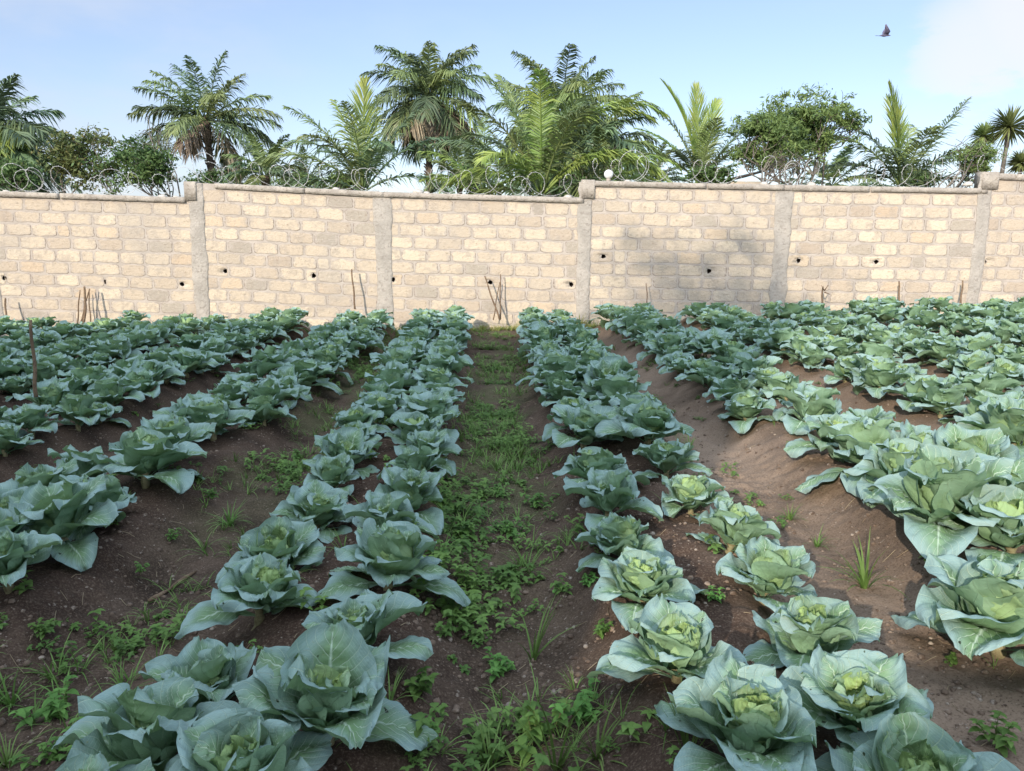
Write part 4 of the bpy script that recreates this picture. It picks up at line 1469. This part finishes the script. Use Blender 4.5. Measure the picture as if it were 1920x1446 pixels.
# young arching palm
palm('young_palm', 682, 362, 27, 'plain', [
    (175, 66, 45, 3.3, 'palm_green'), (185, 45, 75, 3.4, 'palm_green'), (160, 58, 70, 3.2, 'palm_dark'), (190, 24, 55, 2.6, 'palm_dark'), (100, 85, 10, 3.1, 'palm_lime'),
    (60, 80, 20, 2.9, 'palm_green'), (20, 68, 30, 2.9, 'palm_dark'), (5, 55, 55, 3.0, 'palm_dark'), (355, 32, 75, 2.6, 'palm_dark'), (270, 72, 50, 2.8, 'palm_green'),
    (240, 60, 75, 2.8, 'palm_green'), (300, 60, 80, 2.6, 'palm_dark'), (130, 75, 30, 3.0, 'palm_lime'), (80, 60, 60, 2.6, 'palm_dark')],
    'young palm with long arching fronds left of the tallest palm', seed=4, leafL=0.85, npair=46, wid=0.052, trunk_r=0.16, fluff=0.45)
# big cluster, back palm
palm('oil_palm', 1052, 216, 40, 'boots', auto_fronds(5, 44, 4.1, -50, 80, mats=('palm_green', 'palm_dark'), bend=(60, 100)),
     'bushy oil palm rising behind the yellow-green fronds', seed=5, leafL=0.9, npair=44, wid=0.075, trunk_r=0.28)
palm('oil_palm', 1110, 285, 34, 'boots', auto_fronds(6, 40, 3.2, -50, 75, mats=('palm_dark', 'palm_green'), bend=(65, 105)),
     'dense dark palm at the right of the big clump', seed=6, leafL=0.85, npair=44, wid=0.07, trunk_r=0.26)
# front yellow-green palm
palm('feather_palm', 1015, 372, 22, 'plain', [
    (6, 84, 118, 3.7, 'palm_lime'), (350, 56, 105, 3.1, 'palm_lime'), (160, 78, 35, 3.2, 'palm_green'), (4, 82, 112, 4.0, 'palm_lime'), (92, 78, 50, 3.0, 'palm_green'), (150, 62, 75, 3.1, 'palm_dark'), (180, 40, 85, 2.6, 'palm_lime'),
    (185, 52, 65, 2.9, 'palm_dark'), (345, 48, 95, 3.3, 'palm_lime'), (5, 62, 62, 3.3, 'palm_dark'), (200, 70, 60, 3.0, 'palm_green'), (265, 75, 40, 2.9, 'palm_lime'),
    (300, 66, 60, 2.8, 'palm_green'), (60, 70, 40, 3.1, 'palm_dark'), (130, 75, 30, 3.3, 'palm_green'), (175, 20, 60, 2.2, 'palm_green'), (230, 50, 80, 2.5, 'palm_lime'), (320, 80, 50, 3.0, 'palm_green'), (0, 30, 70, 2.4, 'palm_dark')],
    'yellow-green feather palm in front of the big clump', seed=7, leafL=0.85, npair=54, wid=0.048, trunk_r=0.14, fluff=0.25)
palm('feather_palm', 1120, 365, 23, 'plain', [(355, 58, 100, 2.3, 'palm_lime'), (340, 45, 90, 2.0, 'palm_lime'), (90, 70, 40, 1.9, 'palm_dark'), (180, 60, 50, 1.8, 'palm_green'), (10, 35, 60, 1.7, 'palm_lime'), (200, 75, 40, 2.0, 'palm_dark'), (270, 70, 50, 1.8, 'palm_green')],
    'small lime feather palm drooping towards the white globe', seed=17, leafL=0.55, npair=50, wid=0.040, trunk_r=0.12, fluff=0.2)
palm('feather_palm', 905, 372, 26, 'plain', [(170, 60, 60, 2.2, 'palm_lime'), (120, 70, 50, 2.4, 'palm_dark'), (30, 60, 60, 2.4, 'palm_dark'), (190, 35, 50, 1.8, 'palm_lime'), (350, 40, 60, 2.0, 'palm_lime'), (90, 80, 20, 2.4, 'palm_green'), (260, 60, 60, 2.0, 'palm_green')],
    'low palm with yellow tips between the tallest palm and the clump', seed=18, leafL=0.6, npair=44, wid=0.045, trunk_r=0.12)
# coconut
palm('coconut_palm', 1312, 350, 30, 'plain', [
    (178, 50, 95, 3.3, 'palm_green'), (172, 74, 45, 3.3, 'palm_green'), (160, 82, 30, 3.3, 'palm_lime'), (110, 86, 8, 3.0, 'palm_lime'), (50, 78, 25, 2.9, 'palm_lime'), (15, 62, 35, 2.9, 'palm_dark'), (185, 20, 60, 2.1, 'palm_dark'),
    (150, 60, 45, 2.9, 'palm_lime'), (350, 40, 60, 2.4, 'palm_dark'), (270, 70, 50, 2.4, 'palm_green'), (230, 50, 60, 2.2, 'palm_dark'), (310, 55, 60, 2.3, 'palm_green'), (85, 70, 30, 2.7, 'palm_green'), (200, 5, 40, 2.0, 'palm_dark')],
    'coconut palm with fine pale fronds right of the white globe', seed=8, leafL=0.85, npair=62, wid=0.040, trunk_r=0.14, fluff=0.12, droop=0.55)
# right palm
palm('oil_palm', 1690, 355, 28, 'plain', [
    (165, 86, 12, 2.9, 'palm_lime'), (100, 80, 15, 2.7, 'palm_lime'), (178, 56, 55, 3.0, 'palm_green'), (185, 38, 60, 2.6, 'palm_dark'), (10, 60, 12, 3.1, 'palm_dark'), (2, 44, 58, 2.9, 'palm_dark'),
    (350, 22, 50, 2.5, 'palm_dark'), (190, 12, 45, 2.2, 'palm_dark'), (150, 68, 45, 2.8, 'palm_dark'), (60, 66, 40, 2.7, 'palm_green'), (270, 65, 60, 2.4, 'palm_green'), (230, 50, 60, 2.3, 'palm_dark'), (310, 50, 60, 2.3, 'palm_dark')],
    'palm with one bright yellow upright frond near the right edge', seed=9, leafL=0.85, npair=48, wid=0.052, trunk_r=0.16, fluff=0.4)
# background low palms
for q, (px, py, d, L, lab) in enumerate([(497, 330, 34, 2.1, 'low palm standing right of the star-shaped oil palm'), (572, 345, 48, 2.8, 'distant low palm between the young palm and the star-shaped one'),
                                         (862, 340, 38, 2.2, 'low dark palm below the tallest palm'), (440, 352, 44, 2.0, 'low palm under the star-shaped oil palm'), (965, 340, 36, 2.8, 'low dark palm at the left of the clump'),
                                         (60, 330, 40, 2.8, 'low dark palm behind the left edge palm'), (1560, 350, 36, 2.3, 'low dark palm under the feathery tree at right'), (1215, 350, 40, 2.4, 'low palm behind the white globe')]):
    palm('low_palm', px, py, d, 'plain', auto_fronds(30 + q, 16, L, -5, 80, mats=('palm_green', 'palm_dark'), bend=(40, 80)), lab, 'low palms behind the wall', seed=30 + q, leafL=0.7, npair=34, wid=0.065, trunk_r=0.15)


# ------------------------------------------------------------------ dracaena
def dracaena(px, py, depth, r, label, seed, base_px):
    c = at_y(px, py, depth)
    bx = at_y(base_px, py, depth).x
    root = empty('dracaena', (bx, depth, float(slope_z(np.array(c.x)))))
    tag(root, label, 'dracaena', 'spiky dracaenas at the right edge')
    h = c.z - root.location.z
    tt = np.linspace(0, 1, 12)
    mb = MB()
    tube(mb, np.stack([(c.x - bx) * tt ** 2, 0 * tt, h * tt], -1), 0.09 - 0.03 * tt, 8)
    mb.build('trunk', M['bark'], root)
    rg = np.random.default_rng(seed)
    mb = MB()
    for k in range(230):
        z_ = rg.uniform(-0.75, 1.0)
        a = rg.uniform(0, 6.28)
        q = math.sqrt(1 - z_ * z_)
        d = np.array([q * math.cos(a), q * math.sin(a), z_])
        L = r * rg.uniform(0.8, 1.1)
        s_ = np.cross(d, [0.3, 0.2, 1])
        s_ /= np.linalg.norm(s_)
        w_ = 0.028
        p1, p2 = d * L * 0.55, d * L + np.array([0, 0, -0.10 * L])
        mb.add([-s_ * w_ * 0.4, s_ * w_ * 0.4, p1 + s_ * w_, p1 - s_ * w_, p2], [(0, 1, 2, 3)], [(3, 2, 4)])
    mb.build('leaf_rosette', M['palm_green'], root, loc=(c.x - bx, 0, h), smooth=False)


dracaena(1893, 238, 26, 0.80, 'larger dark green spiky dracaena at the right edge', 11, 1885)
dracaena(1845, 254, 27, 0.52, 'smaller spiky dracaena left of the larger one', 12, 1868)
dracaena(1915, 305, 25, 0.50, 'low spiky dracaena cut by the right edge', 13, 1912)


# ------------------------------------------------------------------ broadleaf trees
def broadleaf(name, box_px, depth, label, seed, mat, leaf_s=0.09, n_leaf=5200, group=None, trunk_px=None, gap=0.45, crown2=None, compound=False, cat='tree', direct=None):
    """box_px: x0,y0,x1,y1 of the crown in the photograph"""
    x0, y0, x1, y1 = box_px
    c = at_y((x0 + x1) / 2, (y0 + y1) / 2, depth)
    a, b = at_y(x0, (y0 + y1) / 2, depth), at_y((x0 + x1) / 2, y0, depth)
    rx, rz = abs(a.x - c.x), abs(b.z - c.z)
    if direct:
        c, rx, rz = Vector(direct[:3]), direct[3], direct[4]
        depth = c.y
    tx = at_y(trunk_px, y1, depth).x if trunk_px else c.x
    zg = float(slope_z(np.array(tx)))
    root = empty(name, (tx, depth, zg))
    tag(root, label, cat, group)
    rg = np.random.default_rng(seed)
    C = np.array([c.x - tx, 0, c.z - zg])
    rad = np.array([rx, min(rx, rz * 1.3) * 0.8, rz])
    tips, tm = [], MB()
    hgt = max(C[2] - rz, 0.8)

    def grow(p, d, L, r, lv):
        n = 5
        pts = [p]
        dd = d.copy()
        for _ in range(n):
            dd = dd + rg.normal(0, 0.13, 3) + np.array([0, 0, 0.03])
            dd /= np.linalg.norm(dd)
            pts.append(pts[-1] + dd * L / n)
        tube(tm, pts, np.linspace(r, r * 0.6, n + 1), 6 if lv < 2 else 4, cap=False)
        e = pts[-1]
        if lv >= 3:
            tips.append((pts[-1], dd))
            tips.append((pts[3], dd))
            return
        for k in range(3 if lv else 5):
            # aim at a random point of the crown ellipsoid
            q = rg.normal(0, 1, 3)
            q /= np.linalg.norm(q)
            tgt = C + q * rad * rg.uniform(0.55, 0.98)
            to = tgt - e
            dist = np.linalg.norm(to)
            nd = to / (dist + 1e-9)
            if lv:
                nd = nd * 0.75 + dd * 0.6
                nd /= np.linalg.norm(nd)
            grow(e, nd, (dist * 0.62 if lv == 0 else L * rg.uniform(0.5, 0.75)), r * 0.6, lv + 1)
    for k in range(2):
        grow(np.array([rg.uniform(-0.15, 0.15), rg.uniform(-0.1, 0.1), -0.1]), np.array([rg.uniform(-0.15, 0.15), 0, 1.0]), hgt, max(0.045, rx * 0.022), 0)
    tm.build('trunk', M['bark'], root)
    # clusters: at the tips and filling the ellipsoid
    cl = [t_[0] for t_ in tips]
    for _ in range(int(len(cl) * 0.9)):
        q = rg.normal(0, 1, 3)
        q /= np.linalg.norm(q)
        p = C + q * rad * rg.uniform(0.45, 1.0)
        if vnoise(np.array([p[0]]), np.array([p[2]]), 1.1)[0] > gap - 0.55:
            cl.append(p)
    cl = [p for p in cl if p[2] > 0.3 and (((p - C) / rad) ** 2).sum() < 1.35]
    per = max(4, n_leaf // max(1, len(cl)))
    mb = MB()
    cr = max(rx, rz) * 0.16
    V, F = [], []
    cnt = 0
    for p in cl:
        k_ = int(per * rg.uniform(0.3, 1.7))
        sz = cr * rg.uniform(0.6, 1.3)
        for _ in range(k_):
            o_ = rg.normal(0, 1, 3) * np.array([sz, sz, sz * 0.55]) * 0.55
            q = p + o_
            nrm = rg.normal(0, 1, 3) + np.array([0, 0, 0.9])
            nrm /= np.linalg.norm(nrm)
            u = np.cross(nrm, rg.normal(0, 1, 3))
            u /= np.linalg.norm(u)
            w = np.cross(nrm, u)
            ls = leaf_s * rg.uniform(0.6, 1.3)
            asp = 0.42 if not compound else 0.26
            V += [q - u * ls, q + w * ls * asp, q + u * ls, q - w * ls * asp + nrm * ls * 0.15]
            F.append((cnt, cnt + 1, cnt + 2, cnt + 3))
            cnt += 4
    mb.add(np.array(V), np.array(F))
    mb.build('crown', M[mat], root, smooth=False)
    return root


broadleaf('broadleaf_tree', (75, 246, 262, 356), 30, 'spreading broadleaf tree with yellowing top at left', 21, 'leaf_brown', 0.085, 5200, trunk_px=180, gap=0.6)
broadleaf('broadleaf_tree', (165, 262, 350, 362), 29, 'dark green broadleaf tree left of the star-shaped palm', 22, 'leaf_dark', 0.080, 4600, trunk_px=290, gap=0.55)
broadleaf('thinning_tree', (240, 236, 345, 330), 33, 'half bare thin tree behind the dark broadleaf tree', 23, 'leaf_brown', 0.05, 900, trunk_px=325, gap=0.6)
broadleaf('feathery_tree', (1340, 205, 1520, 335), 24, 'feathery green tree with loose crown right of the coconut palm', 24, 'leaf_mid', 0.080, 7000, trunk_px=1450, compound=True, gap=0.6)
broadleaf('feathery_tree', (1415, 178, 1620, 320), 26, 'tallest feathery tree between the coconut palm and the right palm', 25, 'leaf_mid', 0.090, 8500, trunk_px=1490, compound=True, gap=0.6)
broadleaf('feathery_tree', (1530, 186, 1630, 280), 27, 'small feathery treetop reaching right beside the tallest feathery tree', 28, 'leaf_mid', 0.085, 2600, trunk_px=1540, compound=True, gap=0.6)
broadleaf('bare_shrub', (1420, 285, 1520, 345), 20, 'brown twiggy shrub in front of the feathery trees', 26, 'leaf_brown', 0.03, 500, trunk_px=1465, cat='shrub')
broadleaf('bushy_tree', (1770, 270, 1885, 345), 23, 'bushy green tree below the dracaenas', 27, 'leaf_mid', 0.055, 3600, trunk_px=1840, compound=True)
for q, (bx_, d, mt, lab) in enumerate([((-40, 300, 95, 375), 26, 'leaf_dark', 'dark shrub at the left edge behind the wall'), ((490, 328, 640, 365), 40, 'leaf_mid', 'low green shrub left of the young palm'),
                                       ((600, 325, 700, 368), 30, 'leaf_mid', 'shrub under the young palm'), ((830, 300, 960, 375), 33, 'leaf_dark', 'dark shrub left of the big palm clump'),
                                       ((960, 300, 1090, 375), 27, 'leaf_dark', 'dark shrub under the big palm clump'), ((1060, 290, 1180, 362), 30, 'leaf_dark', 'dark shrub filling the right of the palm clump'), ((340, 322, 450, 360), 38, 'leaf_dark', 'shrub at the trunk of the star-shaped palm'),
                                       ((1260, 315, 1400, 352), 26, 'leaf_dark', 'low shrub under the coconut palm'), ((1640, 322, 1790, 352), 34, 'leaf_dark', 'low shrub under the palm with the yellow frond')]):
    broadleaf('shrub', bx_, d, lab, 60 + q, mt, 0.075, 2600, group='shrubs behind the wall', cat='shrub')

# far tree line, one mass
rg = np.random.default_rng(5)
V, F = [], []
cnt = 0
for k in range(15000):
    x = rg.uniform(-62, 62)
    hh = 3.6 + 1.6 * vnoise(np.array([x]), np.array([0.0]), 0.16)[0] + 0.8 * vnoise(np.array([x]), np.array([5.0]), 0.55)[0]
    if x > 28:
        hh -= 0.9
    z_ = rg.uniform(0.6, 1) ** 0.6 * hh
    q = np.array([x, 75 + rg.uniform(-2.5, 2.5), z_])
    nrm = rg.normal(0, 1, 3) + np.array([0, -0.3, 0.9])
    nrm /= np.linalg.norm(nrm)
    u = np.cross(nrm, rg.normal(0, 1, 3))
    u /= np.linalg.norm(u)
    w = np.cross(nrm, u)
    ls = rg.uniform(0.18, 0.42)
    V += [q - u * ls, q + w * ls * 0.4, q + u * ls, q - w * ls * 0.4]
    F.append((cnt, cnt + 1, cnt + 2, cnt + 3))
    cnt += 4
tag(MB().add(np.array(V), np.array(F)).build('distant_trees', M['leaf_mid'], None, smooth=False), 'far tree line seen low between the palms', 'trees', kind='stuff')

# dark roof glimpsed behind
mb = MB()
ra, rb = at_y(1366, 338, 30), at_y(1442, 320, 30)
hr = empty('shed', (ra.x, 30, 0))
tag(hr, 'small dark sloping shed roof glimpsed behind the wire', 'shed')
z0, z1 = ra.z, rb.z
dxx = rb.x - ra.x
mb.add([(0, 0, z0), (dxx, 0, z1), (dxx, 3, z1), (0, 3, z0), (0, 0, z0 + .07), (dxx, 0, z1 + .07), (dxx, 3, z1 + .07), (0, 3, z0 + .07)],
       [(0, 3, 2, 1), (4, 5, 6, 7), (0, 1, 5, 4), (1, 2, 6, 5), (2, 3, 7, 6), (3, 0, 4, 7)])
mb.build('roof', M['roof_sheet'], hr, smooth=False)
mb = MB()
box(mb, 0.1, dxx - 0.1, 0.2, 2.8, -0.1, z0 - 0.02)
mb.build('wall', M['plaster_house'], hr, smooth=False)

# ------------------------------------------------------------------ bird
bp = at_y(1659, 68, 20)
mb = MB()
tt = np.linspace(0, 1, 12)
bx_ = -0.16 + 0.30 * tt
rb_ = np.array([0.004, 0.010, 0.016, 0.026, 0.036, 0.042, 0.042, 0.034, 0.026, 0.026, 0.018, 0.003])
tube(mb, np.stack([bx_, 0 * tt, 0.02 * tt + 0.01 * np.sin(tt * 3)], -1), rb_ * 0.85, 10)
tube(mb, [(0.135, 0, 0.020), (0.165, 0, 0.016)], [0.007, 0.001], 5)
mb.add([(-0.14, -0.012, 0.0), (-0.14, 0.012, 0.0), (-0.245, 0.030, 0.0), (-0.245, -0.030, 0.0), (-0.14, -0.012, 0.006), (-0.14, 0.012, 0.006), (-0.245, 0.030, 0.003), (-0.245, -0.030, 0.003)],
       [(0, 1, 2, 3), (7, 6, 5, 4), (0, 4, 5, 1), (2, 6, 7, 3), (1, 5, 6, 2), (3, 7, 4, 0)])
for sgn in (1, -1):
    # raised wing: root along the body, tip up
    out = [(0.07, 0.02), (0.085, 0.10), (0.12 if sgn > 0 else -0.01, 0.19), (0.11 if sgn > 0 else -0.10, 0.27), (0.07 if sgn > 0 else -0.12, 0.255), (0.02 if sgn > 0 else -0.09, 0.17), (-0.04, 0.09), (-0.05, 0.02)]
    V = []
    for th_ in (0.004, -0.004):
        for (x, s_) in out:
            V.append((x, sgn * (0.02 + s_ * 0.45) + th_, 0.02 + s_ * 0.85))
    n = len(out)
    f4 = [(k, (k + 1) % n, n + (k + 1) % n, n + k) for k in range(n)]
    f4 += [(0, 7, 6, 1), (1, 6, 5, 2), (2, 5, 4, 3), (8, 9, 14, 15), (9, 10, 13, 14), (10, 11, 12, 13)]
    mb.add(V, f4)
o = mb.build('bird', M['feather'], None, loc=tuple(bp))
o.rotation_euler = (R(8), 0, R(8))
tag(o, 'small dark bird flying with raised wings in the upper right sky', 'bird')

# ------------------------------------------------------------------ unseen behind the camera: house and low building added to shade the near beds


def shear(mb):
    # plan skewed along the sun so the added buildings cast the wanted shadow edge
    for v in mb.v:
        v[:, 0] += SUN_A * (v[:, 1] - 4.0)
    return mb


hs = empty('shade_house', (-18, -9, 0))
tag(hs, 'tall plain house added unseen behind the camera to shade the near beds', 'house')
mb = MB()
tS = math.tan(SUN_EL) * math.hypot(SUN_A, 1.0)
HX = 0.85 - SUN_A * (3.7 + 5)           # right end of the tall house
hA = (10.6 + 5 + 0.0) * tS + 0.15
hB = (2.15 + 5) * tS + 0.1
box(mb, -14, HX + 18, 0, 4.0, -0.6, hA - 0.7)
shear(mb).build('wall', M['plaster_house'], hs, smooth=False)
mb = MB()
box(mb, -14.4, HX + 18.05, -0.3, 4.3, hA - 0.69, hA)
shear(mb).build('roof', M['roof_sheet'], hs, smooth=False)
for k in range(5):
    mb = MB()
    box(mb, -10 + k * 4.5, -8.8 + k * 4.5, 4.0, 4.03, 1.0, 2.3)
    mb.build('window', M['glass'], hs, smooth=False)
ls = empty('low_shade_building', (0, -9, 0))
tag(ls, 'low flat-roofed building added unseen behind the camera to shade the front right', 'building')
mb = MB()
box(mb, HX + 0.06, 12, 0.2, 3.8, -0.6, hB - 0.2)
shear(mb).build('wall', M['plaster_house'], ls, smooth=False)
mb = MB()
box(mb, HX + 0.06, 12.2, 0.0, 4.0, hB - 0.19, hB)
shear(mb).build('roof', M['roof_sheet'], ls, smooth=False)

broadleaf('tall_tree', (0, 0, 10, 10), 5, 'tall slim tree rising behind the house at the back of the camera', 91, 'leaf_mid', 0.12, 480, direct=(-7.5, -11.5, 10.1, 2.5, 1.6))
